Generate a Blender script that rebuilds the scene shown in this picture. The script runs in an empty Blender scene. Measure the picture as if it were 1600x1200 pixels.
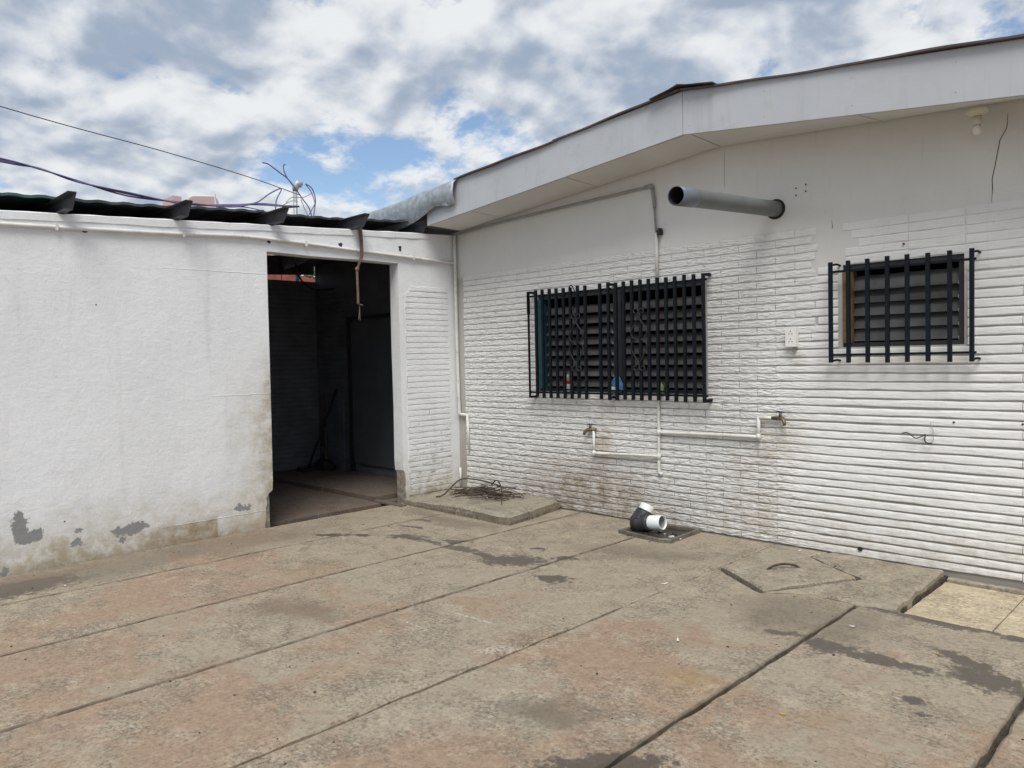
import bpy, bmesh, math, random
from mathutils import Vector, Matrix
random.seed(7)
R = math.radians
scene = bpy.context.scene
COL = scene.collection

# ------------------------------------------------------------------ camera
cam_d = bpy.data.cameras.new('camera'); cam = bpy.data.objects.new('camera', cam_d); COL.objects.link(cam)
cam_d.sensor_width = 36.0; cam_d.lens = 1187.42 / 1600 * 36.0
cam_d.clip_start = 0.05; cam_d.clip_end = 2000
yaw, pit, rol = R(134.793), R(1.892), R(1.193)
fw = Vector((math.cos(yaw) * math.cos(pit), math.sin(yaw) * math.cos(pit), -math.sin(pit)))
r0 = Vector((math.sin(yaw), -math.cos(yaw), 0)); d0 = fw.cross(r0)
if d0.z > 0: d0 = -d0
rt = math.cos(rol) * r0 + math.sin(rol) * d0
dn = -math.sin(rol) * r0 + math.cos(rol) * d0
M = Matrix((rt, -dn, -fw)).transposed().to_4x4()
M.translation = Vector((6.510, -5.692, 1.5))
cam.matrix_world = M
scene.camera = cam

# ------------------------------------------------------------------ sun, sky, exposure
SUN_DIR = Vector((0.36, -0.42, 0.83)).normalized()          # towards the sun, behind thin cloud
sun_d = bpy.data.lights.new('sun', 'SUN'); sun = bpy.data.objects.new('sun', sun_d); COL.objects.link(sun)
sun_d.energy = 2.6; sun_d.angle = R(30); sun_d.color = (1.0, 0.965, 0.91)
sun.rotation_euler = SUN_DIR.to_track_quat('Z', 'Y').to_euler()
sun.location = (4, -6, 12)
scene.view_settings.view_transform = 'Standard'; scene.view_settings.look = 'None'
scene.view_settings.gamma = 1.0; scene.view_settings.exposure = 0.30
scene.view_settings.use_curve_mapping = False
scene.cycles.adaptive_threshold = 0.025; scene.cycles.max_bounces = 5; scene.cycles.diffuse_bounces = 3; scene.cycles.glossy_bounces = 2; scene.cycles.transmission_bounces = 2


class NT:
    """small helper for node trees"""
    def __init__(s, tree): s.t = tree; s.n = tree.nodes; s.l = tree.links
    def add(s, typ, **kw):
        n = s.n.new(typ)
        for k, v in kw.items(): setattr(n, k, v)
        return n
    def set(s, sock, v):
        if hasattr(v, 'is_output') or isinstance(v, bpy.types.NodeSocket): s.l.new(v, sock)
        else:
            try: sock.default_value = v
            except Exception: sock.default_value = (v, v, v) if len(sock.default_value) == 3 else (*v, 1) if hasattr(v, '__len__') else (v, v, v, 1)
    def math(s, op, a, b=0.0, c=0.0, clamp=False):
        n = s.add('ShaderNodeMath', operation=op, use_clamp=clamp)
        s.set(n.inputs[0], a); s.set(n.inputs[1], b)
        if op in ('MULTIPLY_ADD', 'SMOOTH_MIN', 'SMOOTH_MAX', 'COMPARE'): s.set(n.inputs[2], c)
        return n.outputs[0]
    def vmath(s, op, a, b=(0, 0, 0)):
        n = s.add('ShaderNodeVectorMath', operation=op)
        s.set(n.inputs[0], a)
        if op == 'SCALE': s.set(n.inputs['Scale'], b)
        else: s.set(n.inputs[1], b)
        return n.outputs['Value'] if op in ('LENGTH', 'DOT_PRODUCT', 'DISTANCE') else n.outputs['Vector']
    def noise(s, vec, scale, detail=4, rough=0.55, dist=0.0, col=False):
        n = s.add('ShaderNodeTexNoise'); s.set(n.inputs['Vector'], vec)
        n.inputs['Scale'].default_value = scale; n.inputs['Detail'].default_value = detail
        n.inputs['Roughness'].default_value = rough; n.inputs['Distortion'].default_value = dist
        return n.outputs['Color'] if col else n.outputs['Fac']
    def ramp(s, v, lo, hi, a=0.0, b=1.0, smooth=True):
        n = s.add('ShaderNodeMapRange'); n.interpolation_type = 'SMOOTHSTEP' if smooth else 'LINEAR'
        s.set(n.inputs['Value'], v)
        for i, x in enumerate((lo, hi, a, b)): n.inputs[i + 1].default_value = x
        return n.outputs['Result']
    def mix(s, f, a, b, mode='MIX'):
        n = s.add('ShaderNodeMix', data_type='RGBA', blend_type=mode)
        s.set(n.inputs[0], f)
        for sock, v in ((n.inputs[6], a), (n.inputs[7], b)):
            if isinstance(v, bpy.types.NodeSocket): s.l.new(v, sock)
            else: sock.default_value = (v[0], v[1], v[2], 1)
        return n.outputs[2]
    def sep(s, v):
        n = s.add('ShaderNodeSeparateXYZ'); s.set(n.inputs[0], v); return n.outputs
    def comb(s, x, y, z):
        n = s.add('ShaderNodeCombineXYZ')
        for i, v in enumerate((x, y, z)): s.set(n.inputs[i], v)
        return n.outputs[0]


world = bpy.data.worlds.new('World'); scene.world = world; world.use_nodes = True
world.cycles.sampling_method = 'MANUAL'; world.cycles.sample_map_resolution = 512
W = NT(world.node_tree); W.n.clear()
out = W.add('ShaderNodeOutputWorld')
sky = W.add('ShaderNodeTexSky', sky_type='NISHITA', sun_disc=False)
sky.sun_elevation = math.asin(SUN_DIR.z); sky.sun_rotation = math.atan2(SUN_DIR.x, SUN_DIR.y)
sky.air_density = 1.0; sky.dust_density = 0.25; sky.ozone_density = 1.5
bg_sky = W.add('ShaderNodeBackground'); bg_sky.inputs['Strength'].default_value = 0.115
W.l.new(sky.outputs['Color'], bg_sky.inputs['Color'])
dirv = W.add('ShaderNodeTexCoord').outputs['Generated']
dx, dy, dz = W.sep(dirv)
den = W.math('ADD', W.math('MAXIMUM', dz, 0.0), 0.34)
uv = W.comb(W.math('DIVIDE', dx, den), W.math('DIVIDE', dy, den), 0.0)
uv = W.vmath('ADD', uv, (3.1, 7.4, 0))
wob = W.vmath('SCALE', W.vmath('SUBTRACT', W.noise(uv, 3.0, 2, 0.5, col=True), (0.5, 0.5, 0.5)), 0.10)
uvw = W.vmath('ADD', uv, wob)
n1 = W.noise(uvw, 4.3, 6, 0.62)
n1b = W.noise(W.vmath('ADD', uvw, (0.036, -0.042, 0.0)), 4.3, 3, 0.55)        # the same field a little towards the sun
n2 = W.noise(uv, 1.1, 2, 0.5)
cov = W.math('MULTIPLY_ADD', n1, 0.62, W.math('MULTIPLY', n2, 0.38))
# an open gap of blue low over the shed roof
gap = W.ramp(W.vmath('DISTANCE', W.vmath('MULTIPLY', dirv, (1, 1, 1.9)), (-0.806, 0.530, 0.470)), 0.02, 0.17, 1.0, 0.0)
cov = W.math('SUBTRACT', cov, W.math('MULTIPLY', gap, 0.12))
mask = W.ramp(cov, 0.385, 0.47)
lit = W.math('MULTIPLY_ADD', W.math('SUBTRACT', n1, n1b), 2.6, W.math('MULTIPLY_ADD', cov, -1.8, 1.45))
ccol = W.mix(W.ramp(lit, 0.20, 0.84), (0.40, 0.48, 0.61), (0.97, 0.99, 1.0))
bg_cl = W.add('ShaderNodeBackground'); W.l.new(ccol, bg_cl.inputs['Color']); bg_cl.inputs['Strength'].default_value = 0.72
mx = W.add('ShaderNodeMixShader'); W.l.new(W.math('MULTIPLY', mask, 0.96), mx.inputs[0])
W.l.new(bg_sky.outputs[0], mx.inputs[1]); W.l.new(bg_cl.outputs[0], mx.inputs[2])
W.l.new(mx.outputs[0], out.inputs['Surface'])

# ------------------------------------------------------------------ materials
MATS = {}


def new_mat(name):
    m = bpy.data.materials.new(name); m.use_nodes = True
    n = NT(m.node_tree); n.n.clear()
    o = n.add('ShaderNodeOutputMaterial'); p = n.add('ShaderNodeBsdfPrincipled')
    n.l.new(p.outputs[0], o.inputs['Surface'])
    MATS[name] = m
    return n, p


def bump(n, p, h, strength=0.5, dist=0.01):
    b = n.add('ShaderNodeBump'); b.inputs['Strength'].default_value = strength; b.inputs['Distance'].default_value = dist
    n.set(b.inputs['Height'], h); n.l.new(b.outputs[0], p.inputs['Normal'])


def pos(n): return n.add('ShaderNodeNewGeometry').outputs['Position']


def blob(n, vec, c, r, edge=0.25, ang=0.0, rag=None):
    """soft edged ellipse mask in world units; vec is already roughened by noise"""
    v = n.vmath('SUBTRACT', vec, c)
    if ang:
        q = n.add('ShaderNodeVectorRotate', rotation_type='Z_AXIS'); n.set(q.inputs['Vector'], v)
        q.inputs['Angle'].default_value = -ang; v = q.outputs[0]
    v = n.vmath('DIVIDE', v, r)
    ln = n.vmath('LENGTH', v)
    if rag is not None: ln = n.math('ADD', ln, rag)
    return n.ramp(ln, 1.0 - edge, 1.0 + edge * 0.4, 1.0, 0.0)


def rough_vec(n, p, layers, det=4, ro=0.6):
    v = p
    for sc, amp in layers:
        v = n.vmath('ADD', v, n.vmath('SCALE', n.vmath('SUBTRACT', n.noise(p, sc, det, ro, col=True), (0.5, 0.5, 0.5)), amp))
    return v


def maxall(n, ms):
    o = ms[0]
    for m in ms[1:]: o = n.math('MAXIMUM', o, m)
    return o


def plain(name, col, rough=0.6, metal=0.0, var=0.15, scale=8.0, bstr=0.15, bscale=60.0, spec=0.4, grime=None, streak=None):
    n, p = new_mat(name); P = pos(n)
    a = n.noise(P, scale, 5, 0.6)
    dark = tuple(c * (1 - var) for c in col); light = tuple(min(1, c * (1 + var)) for c in col)
    c = n.mix(n.ramp(a, 0.3, 0.7), dark, light)
    if grime: c = n.mix(n.ramp(n.noise(P, scale * 2.3, 6, 0.7), 0.52, 0.72), c, grime)
    if streak: c = n.mix(n.ramp(n.noise(n.vmath('MULTIPLY', P, (16, 16, 1.1)), 1.0, 5, 0.7), 0.52, 0.74, 0.0, 0.45), c, streak)
    n.l.new(c, p.inputs['Base Color'])
    p.inputs['Roughness'].default_value = rough; p.inputs['Metallic'].default_value = metal
    p.inputs['Specular IOR Level'].default_value = spec
    bump(n, p, n.noise(P, bscale, 4, 0.6), bstr, 0.003)
    return MATS[name]


def paint_common(n, P, base=(0.74, 0.745, 0.74)):
    """old white masonry paint: slight warm/cold mottling and dust specks"""
    c = n.mix(n.ramp(n.noise(P, 1.6, 4, 0.65), 0.3, 0.7), tuple(b * 0.94 for b in base), base)
    a = n.noise(P, 8.0, 6, 0.75)
    c = n.mix(n.ramp(a, 0.52, 0.80, 0.0, 0.40), c, (0.55, 0.535, 0.49))
    return c, a


def mat_house_wall(name, brick):
    n, p = new_mat(name); P = pos(n); x, y, z = n.sep(P)
    c, a = paint_common(n, P, (0.745, 0.745, 0.73) if brick else (0.70, 0.695, 0.672))  # plaster greyer than the bricks: eave shade put into its base colour
    rv = rough_vec(n, P, ((4, 0.5),))
    rx, ry, rz = n.sep(rv)
    cn = n.ramp(a, 0.33, 0.68)
    def lay(c, m, k0, k1, col): return n.mix(n.math('MULTIPLY', m, n.math('MULTIPLY_ADD', cn, k1, k0)), c, col)
    c = lay(c, n.ramp(rz, 0.0, 0.55, 1.0, 0.0), 0.06, 0.45, (0.38, 0.315, 0.22))             # splashed dirt above the paving
    c = lay(c, blob(n, rv, (1.85, 0, 0.12), (1.0, 9, 0.50), 0.8), 0.34, 0.60, (0.24, 0.185, 0.13))  # soil fan below the left tap
    c = lay(c, blob(n, rv, (3.62, 0, 0.30), (0.30, 9, 0.70), 0.7), 0.0, 0.34, (0.44, 0.36, 0.25))
    c = lay(c, blob(n, rv, (2.06, 0, 0.68), (0.15, 9, 0.25), 0.8), 0.10, 0.55, (0.36, 0.28, 0.16))
    c = lay(c, blob(n, rv, (3.84, 0, 0.80), (0.26, 9, 0.24), 0.8), 0.08, 0.40, (0.45, 0.37, 0.25))
    c = lay(c, blob(n, rv, (3.99, 0, 1.50), (0.09, 9, 0.12), 0.8), 0.15, 0.15, (0.42, 0.37, 0.30))
    c = lay(c, blob(n, rv, (2.15, 0, 1.03), (0.35, 9, 0.10), 0.8), 0.0, 0.40, (0.42, 0.36, 0.30))
    c = lay(c, blob(n, rv, (4.05, 0, 2.32), (0.10, 9, 0.10), 0.8), 0.0, 0.35, (0.50, 0.45, 0.36))
    run = n.noise(n.vmath('MULTIPLY', P, (21, 21, 2.7)), 1.0, 4, 0.65)                            # thin runs of old dirt
    c = n.mix(n.ramp(run, 0.56, 0.74, 0.0, 0.16), c, (0.42, 0.39, 0.33))
    if not brick:                                                  # dirt lodged in the joints between the bricks
        c = n.mix(n.math('MULTIPLY', n.ramp(z, 2.38, 2.46, 1.0, 0.0), n.math('MULTIPLY', n.ramp(rz, 0.0, 1.5, 0.92, 0.55), n.math('SUBTRACT', 1.0, n.math('MULTIPLY', n.ramp(x, 3.9, 4.15), n.ramp(z, 1.75, 2.05, 0.0, 0.88))))), c, (0.27, 0.25, 0.22))
    n.l.new(c, p.inputs['Base Color']); p.inputs['Roughness'].default_value = 0.62
    p.inputs['Specular IOR Level'].default_value = 0.3
    b = n.add('ShaderNodeBump'); b.inputs['Distance'].default_value = 0.03
    if brick:
        h = n.noise(n.vmath('MULTIPLY', P, (15, 15, 70)), 1.0, 2, 0.55)
        # the wider courses near the right window were trowelled smoother
        n.set(b.inputs['Strength'], n.ramp(rx, 3.65, 4.35, 0.68, 0.20))
        cav = n.math('MULTIPLY', n.ramp(h, 0.30, 0.46, 1.0, 0.0), n.math('MULTIPLY', n.ramp(rz, 0.1, 1.6, 0.55, 0.16), n.ramp(rx, 3.6, 4.3, 1.0, 0.35)))
        n.l.new(n.mix(cav, c, (0.34, 0.315, 0.27)), p.inputs['Base Color'])
    else:
        h = n.noise(P, 30, 4, 0.6); b.inputs['Strength'].default_value = 0.06
    n.set(b.inputs['Height'], h); n.l.new(b.outputs[0], p.inputs['Normal'])


mat_house_wall('house_brick', True)
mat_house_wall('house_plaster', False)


def mat_left_wall(name, brick):
    n, p = new_mat(name); P = pos(n); x, y, z = n.sep(P)
    c, a = paint_common(n, P, (0.775, 0.79, 0.805))
    rv = rough_vec(n, P, ((5.0, 0.35),)); fine = rough_vec(n, P, ((16, 0.15),), 6, 0.72)
    rx, ry, rz = n.sep(rv)
    cn = n.ramp(a, 0.32, 0.66)
    def lay(c, m, k0, k1, col): return n.mix(n.math('MULTIPLY', m, n.math('MULTIPLY_ADD', cn, k1, k0)), c, col)
    c = lay(c, n.ramp(rz, -0.05, 0.62, 1.0, 0.0), 0.26, 0.55, (0.40, 0.335, 0.225))
    c = lay(c, n.ramp(rz, -0.05, 0.16, 1.0, 0.0), 0.30, 0.50, (0.27, 0.215, 0.14))
    jam = n.math('MULTIPLY', n.ramp(ry, -2.85, -2.25, 0.0, 1.0), n.ramp(rz, 0.9, 1.7, 1.0, 0.0))
    jam = n.math('MULTIPLY', jam, n.ramp(y, -1.5, -1.49, 1.0, 0.0))
    c = lay(c, jam, 0.24, 0.50, (0.45, 0.385, 0.28))
    edge = n.math('MULTIPLY', n.math('MULTIPLY', n.ramp(ry, -2.46, -2.27, 0.0, 1.0), n.ramp(rz, 1.2, 1.75, 1.0, 0.0)), n.ramp(y, -1.5, -1.49, 1.0, 0.0))
    c = lay(c, edge, 0.10, 0.60, (0.30, 0.255, 0.18))
    st_ = n.noise(n.vmath('MULTIPLY', P, (9, 9, 0.8)), 1.0, 4, 0.6)
    c = n.mix(n.ramp(st_, 0.54, 0.72, 0.0, 0.18), c, (0.46, 0.45, 0.42))
    rect = n.math('MULTIPLY', n.math('MULTIPLY', n.ramp(ry, -3.55, -3.25), n.ramp(y, -2.835, -2.825, 1.0, 0.0)), n.ramp(n.math('MULTIPLY_ADD', rz, 0.3, n.math('MULTIPLY', z, 0.7)), 0.13, 0.20, 1.0, 0.0))
    c = lay(c, rect, 0.42, 0.5, (0.29, 0.22, 0.135))
    c = lay(c, blob(n, rv, (0, -4.0, 0.06), (9, 0.8, 0.12), 0.6), 0.1, 0.45, (0.36, 0.31, 0.20))
    scv = n.noise(n.vmath('MULTIPLY', P, (9, 9, 30)), 1.0, 6, 0.8)                                 # hair scratches and scuffs
    fl = None
    if not brick:
        # paint flaked off to grey cement
        fl = maxall(n, [blob(n, fine, (0, a_, b_), (9, r1, r2), 0.12) for a_, b_, r1, r2 in
                        ((-4.32, 0.34, 0.05, 0.13), (-4.25, 0.25, 0.085, 0.06), (-3.56, 0.185, 0.14, 0.045), (-3.47, 0.20, 0.07, 0.035),
                         (-2.59, 0.215, 0.09, 0.022), (-3.94, 0.15, 0.045, 0.022), (-3.93, 0.245, 0.03, 0.015), (-4.42, 0.02, 0.025, 0.06), (-3.62, 0.11, 0.03, 0.025))])
        c = n.mix(fl, c, (0.25, 0.25, 0.245))
        c = n.mix(n.ramp(scv, 0.62, 0.72, 0.0, 0.42), c, (0.36, 0.355, 0.34))
        h = n.math('MULTIPLY_ADD', a, 0.9, n.math('MULTIPLY', scv, 0.35)); h = n.math('MULTIPLY_ADD', fl, -0.10, h)
        bump(n, p, h, 0.30, 0.03)
    else:          # scribbled charcoal marks and lost paint low on the strip
        tri = n.math('MULTIPLY', n.ramp(rz, 0.3, 1.1, 1.0, 0.0), n.ramp(scv, 0.53, 0.63))
        c = n.mix(n.math('MULTIPLY', tri, 0.85), c, (0.20, 0.17, 0.15))
        bump(n, p, n.noise(n.vmath('MULTIPLY', P, (20, 20, 66)), 1.0, 3, 0.6), 0.30, 0.03)
    n.l.new(c, p.inputs['Base Color']); p.inputs['Roughness'].default_value = 0.6
    p.inputs['Specular IOR Level'].default_value = 0.3


mat_left_wall('shed_paint', False)
mat_left_wall('shed_brick', True)


WHITE = [(3.03, -3.07, 0.19, 0.010, 0.0), (3.24, -2.77, 0.20, 0.016, 0.05), (3.70, -3.02, 0.12, 0.05, 1.0)]


def mat_concrete(name, warm, grey, wet=True, dirt=0.0):
    n, p = new_mat(name); P = pos(n); x, y, z = n.sep(P)
    oi = n.add('ShaderNodeObjectInfo').outputs['Random']
    fine = rough_vec(n, P, ((8.0, 0.24),), 6, 0.74)
    wp_ = rough_vec(n, P, ((1.3, 1.0),))
    big = n.noise(wp_, 1.0, 4, 0.6)
    big = n.math('MULTIPLY_ADD', oi, 0.08, big)
    far = n.ramp(n.sep(wp_)[1], -2.9, -1.7, -0.04, 0.13)            # greyer cement towards the house
    c = n.mix(n.ramp(n.math('ADD', big, far), 0.47, 0.60), warm, grey)
    mid = n.noise(P, 5.0, 6, 0.72)
    patch = n.noise(wp_, 2.4, 6, 0.72)
    gr = n.noise(P, 48, 5, 0.78)
    c = n.mix(n.ramp(n.math('MULTIPLY_ADD', mid, 0.5, n.math('MULTIPLY', patch, 0.5)), 0.49, 0.62, 0.0, 0.70), c, tuple(v * 1.38 for v in grey))
    c = n.mix(n.ramp(n.math('MULTIPLY_ADD', mid, -0.35, patch), 0.30, 0.45, 0.0, 0.52), c, tuple(v * 0.50 for v in grey))
    sp = n.noise(P, 16, 6, 0.8)
    c = n.mix(n.ramp(sp, 0.36, 0.50, 0.40, 0.0), c, tuple(v * 0.50 for v in warm))
    c = n.mix(n.ramp(sp, 0.52, 0.66, 0.0, 0.38), c, tuple(min(.8, v * 1.45) for v in grey))
    wear = n.ramp(patch, 0.40, 0.60, 0.35, 1.0)                  # polished and pitted areas
    c = n.mix(n.math('MULTIPLY', n.ramp(gr, 0.38, 0.50, 0.78, 0.0), wear), c, tuple(v * 0.38 for v in warm))
    c = n.mix(n.math('MULTIPLY', n.ramp(gr, 0.52, 0.64, 0.0, 0.50), wear), c, tuple(min(.8, v * 1.6) for v in grey))
    c = n.mix(n.ramp(sp, 0.66, 0.72, 0.0, 0.6), c, (0.10, 0.088, 0.075))
    sc = n.math('MULTIPLY', n.ramp(patch, 0.52, 0.66), n.ramp(n.noise(n.vmath('MULTIPLY', P, (16, 60, 1)), 1.0, 4, 0.75), 0.54, 0.66))
    c = n.mix(n.math('MULTIPLY', sc, 0.5), c, (0.60, 0.57, 0.51))                                # white scuffs
    crack = n.add('ShaderNodeTexVoronoi', feature='DISTANCE_TO_EDGE'); n.set(crack.inputs['Vector'], fine)
    crack.inputs['Scale'].default_value = 0.75
    cr = n.math('MULTIPLY', n.ramp(crack.outputs['Distance'], 0.0, 0.006, 1.0, 0.0), n.ramp(big, 0.60, 0.68))
    c = n.mix(n.math('MULTIPLY', cr, 0.7), c, (0.07, 0.06, 0.05))
    rough = 0.85; rsock = None
    if wet and name == 'concrete':
        xj = n.math('MULTIPLY_ADD', gr, 0.024, n.math('MULTIPLY_ADD', sp, 0.03, n.math('SUBTRACT', x, 0.027)))
        jd = maxall(n, [n.ramp(n.math('ABSOLUTE', n.math('SUBTRACT', xj, q)), 0.006, 0.026, 1.0, 0.0) for q in (0.80, 1.81, 2.80, 4.80, 5.79)])
        c = n.mix(n.math('MULTIPLY', jd, n.ramp(mid, 0.38, 0.56, 0.35, 0.92)), c, (0.072, 0.057, 0.042))      # grime worked into the joints
    if wet:
        st = [((2.55, -1.72), (0.24, 0.12), 0.55), ((1.97, -1.745), (0.17, 0.06), 0.1), ((1.33, -1.77), (0.19, 0.075), 0.3),
              ((2.25, -1.76), (0.12, 0.045), -0.2), ((1.62, -1.74), (0.16, 0.022), 0.0), ((3.08, -1.875), (0.13, 0.07), 0.45),
              ((2.80, -1.42), (0.11, 0.045), 0.6), ((1.75, -1.62), (0.10, 0.04), 0.5),
              ((4.93, -1.86), (0.12, 0.08), 0.2), ((5.18, -1.86), (0.25, 0.05), 0.05), ((4.68, -1.82), (0.11, 0.035), 0.4),
              ((5.50, -1.62), (0.17, 0.05), -0.5), ((5.64, -1.78), (0.17, 0.11), -0.2), ((5.28, -1.115), (0.32, 0.05), 0.02), ((5.64, -1.12), (0.10, 0.055), 0.0), ((4.95, -1.12), (0.10, 0.03), 0.1),
              ((0.46, -4.52), (0.20, 0.42), 0.0), ((4.80, -3.52), (0.24, 0.07), 0.75), ((5.46, -2.22), (0.05, 0.03), 0.3), ((5.52, -2.32), (0.03, 0.02), 0.3),
              ((0.95, -2.0), (0.10, 0.04), 0.4), ((0.75, -2.15), (0.16, 0.05), 0.7), ((1.05, -1.5), (0.13, 0.03), 0.2), ((2.45, -1.35), (0.06, 0.025), 0.4), ((0.9, -1.25), (0.10, 0.03), 0.2)]
        rag = n.math('MULTIPLY_ADD', sp, 3.2, -1.6)
        w = maxall(n, [blob(n, fine, (a[0], a[1], 0), (r[0] * 1.12, r[1] * 1.25, 50), 0.26, an, rag) for a, r, an in st])
        c = n.mix(n.math('MULTIPLY', w, 0.88), c, (0.080, 0.067, 0.056))
        soft = maxall(n, [blob(n, wp_, (a[0], a[1], 0), (r[0], r[1], 50), 0.7, an) for a, r, an in
                          [((4.43, -3.28), (0.20, 0.14), 0.4), ((4.7, -1.45), (0.5, 0.35), 0.2), ((0.35, -3.5), (0.42, 1.9), 0.0), ((0.3, -4.4), (0.35, 0.9), 0.0), ((2.3, -3.35), (0.35, 0.25), 0.3), ((3.1, -0.9), (0.6, 0.3), 0.1), ((1.1, -1.1), (0.8, 0.12), 0.0)]])
        c = n.mix(n.math('MULTIPLY', soft, 0.56), c, (0.135, 0.112, 0.085))
        vx, vy, vz = n.sep(fine)
        sq = n.math('MULTIPLY', n.ramp(n.math('ABSOLUTE', n.math('SUBTRACT', vx, 4.43)), 0.12, 0.16, 1.0, 0.0), n.ramp(n.math('ABSOLUTE', n.math('SUBTRACT', vy, -3.30)), 0.10, 0.14, 1.0, 0.0))
        c = n.mix(n.math('MULTIPLY', sq, 0.34), c, (0.13, 0.10, 0.075))
        wh = maxall(n, [blob(n, P, (a_, b_, 0), (r1, r2, 50), 0.5, an) for a_, b_, r1, r2, an in WHITE])
        c = n.mix(n.math('MULTIPLY', wh, n.ramp(gr, 0.42, 0.58, 0.0, 0.5)), c, (0.56, 0.54, 0.48))
        ochre = blob(n, fine, (4.62, -2.68, 0), (0.17, 0.17, 50), 0.9)
        c = n.mix(n.math('MULTIPLY', ochre, 0.40), c, (0.27, 0.185, 0.07))
        rsock = n.ramp(w, 0, 1, 0.85, 0.5)
    n.l.new(c, p.inputs['Base Color'])
    if rsock: n.l.new(rsock, p.inputs['Roughness'])
    else: p.inputs['Roughness'].default_value = rough
    p.inputs['Specular IOR Level'].default_value = 0.3
    bump(n, p, n.math('MULTIPLY_ADD', gr, 0.45, n.math('MULTIPLY', mid, 0.7)), 0.45, 0.012)


mat_concrete('concrete', (0.288, 0.210, 0.148), (0.305, 0.262, 0.197))
mat_concrete('concrete_grey', (0.290, 0.236, 0.170), (0.295, 0.258, 0.198))
mat_concrete('concrete_damp', (0.13, 0.105, 0.072), (0.165, 0.142, 0.105), wet=False)
mat_concrete('concrete_pad', (0.27, 0.225, 0.165), (0.28, 0.25, 0.195), wet=False)
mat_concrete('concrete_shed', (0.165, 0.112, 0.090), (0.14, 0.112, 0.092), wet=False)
mat_concrete('tile_beige', (0.50, 0.40, 0.265), (0.46, 0.39, 0.275), wet=False)

plain('joint_dirt', (0.055, 0.045, 0.035), 0.95, var=0.5, scale=14, grime=(0.13, 0.11, 0.08))
plain('soil', (0.14, 0.11, 0.08), 0.95, var=0.3, scale=1.5)
plain('fascia_white', (0.44, 0.46, 0.49), 0.5, var=0.03, scale=2, bstr=0.05, grime=(0.40, 0.415, 0.43), streak=(0.34, 0.34, 0.335))
plain('soffit_white', (0.66, 0.655, 0.63), 0.7, var=0.04, scale=2, bstr=0.08)
plain('mortar_dusty', (0.44, 0.43, 0.41), 0.9, var=0.25, scale=6)
plain('seam_dark', (0.12, 0.115, 0.11), 0.9)
plain('roof_brown', (0.085, 0.060, 0.062), 0.5, var=0.2, metal=0.0)
plain('galvanised', (0.33, 0.37, 0.41), 0.55, metal=0.35, var=0.22, scale=14, bstr=0.1, grime=(0.24, 0.25, 0.26))
plain('roof_black', (0.030, 0.038, 0.042), 0.55, var=0.35, scale=5)
plain('roof_green', (0.035, 0.075, 0.075), 0.5, var=0.25, scale=6)
plain('purlin_grey', (0.085, 0.09, 0.10), 0.5, metal=0.3, var=0.25, scale=9, grime=(0.11, 0.07, 0.05))
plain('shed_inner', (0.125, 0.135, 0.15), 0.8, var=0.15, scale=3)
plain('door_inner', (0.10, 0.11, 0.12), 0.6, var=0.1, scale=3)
plain('bar_navy', (0.005, 0.008, 0.012), 0.6, var=0.25, scale=20, bstr=0.1, spec=0.2)
plain('scroll_iron', (0.020, 0.019, 0.021), 0.6, var=0.3, scale=20)
plain('teal_paint', (0.020, 0.085, 0.095), 0.5, var=0.2, scale=12)
plain('wood_tan', (0.20, 0.135, 0.065), 0.7, var=0.3, scale=16)
plain('wood_dark', (0.10, 0.065, 0.04), 0.7, var=0.3, scale=16)
plain('frame_dark', (0.030, 0.030, 0.034), 0.5)
plain('room_dark', (0.055, 0.055, 0.06), 0.9)
plain('pvc_white', (0.74, 0.75, 0.76), 0.32, var=0.04, scale=9, bstr=0.03, spec=0.5, grime=(0.60, 0.58, 0.53))
plain('pipe_painted', (0.66, 0.65, 0.615), 0.6, var=0.08, scale=7, bstr=0.12, grime=(0.47, 0.43, 0.35))
plain('conduit_grey', (0.30, 0.30, 0.285), 0.5, var=0.12, scale=9, bstr=0.08)
plain('pvc_grey', (0.135, 0.146, 0.147), 0.42, var=0.10, scale=6, bstr=0.05, grime=(0.13, 0.132, 0.128))
plain('pvc_bluegrey', (0.145, 0.165, 0.195), 0.4, var=0.08, scale=9, bstr=0.05)
plain('pipe_inside', (0.020, 0.022, 0.028), 0.8)
plain('rubber_black', (0.030, 0.031, 0.034), 0.5, var=0.3, scale=18, bstr=0.12, grime=(0.06, 0.058, 0.055))
plain('steel_rusty', (0.075, 0.055, 0.042), 0.7, metal=0.2, var=0.4, scale=30, bstr=0.3, grime=(0.13, 0.115, 0.095))
plain('tray_metal', (0.17, 0.155, 0.125), 0.6, metal=0.25, var=0.3, scale=14, bstr=0.3, grime=(0.08, 0.055, 0.04))
plain('tray_wet', (0.035, 0.030, 0.026), 0.35, var=0.4, scale=14, bstr=0.4, bscale=30)
plain('brass', (0.17, 0.14, 0.09), 0.5, metal=0.6, var=0.3, scale=40)
plain('tap_blue', (0.03, 0.04, 0.10), 0.4)
plain('outlet_white', (0.76, 0.74, 0.72), 0.4, var=0.03)
plain('slot_dark', (0.03, 0.03, 0.03), 0.7)
plain('lamp_cream', (0.62, 0.59, 0.48), 0.35, var=0.03)
plain('wire_black', (0.02, 0.02, 0.022), 0.5)
plain('wire_grey', (0.33, 0.33, 0.33), 0.5)
plain('wire_violet', (0.13, 0.115, 0.24), 0.5, var=0.2)
plain('rope_brown', (0.17, 0.105, 0.085), 0.9, var=0.3, scale=40)
plain('mast_grey', (0.42, 0.44, 0.46), 0.5, metal=0.4)
plain('core_grey', (0.25, 0.22, 0.18), 0.95, var=0.35, scale=20, bstr=0.6, bscale=40)
plain('pink_wall', (0.56, 0.41, 0.38), 0.8, var=0.08, scale=1)
plain('red_clay', (0.33, 0.105, 0.075), 0.8, var=0.25, scale=5)
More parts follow.
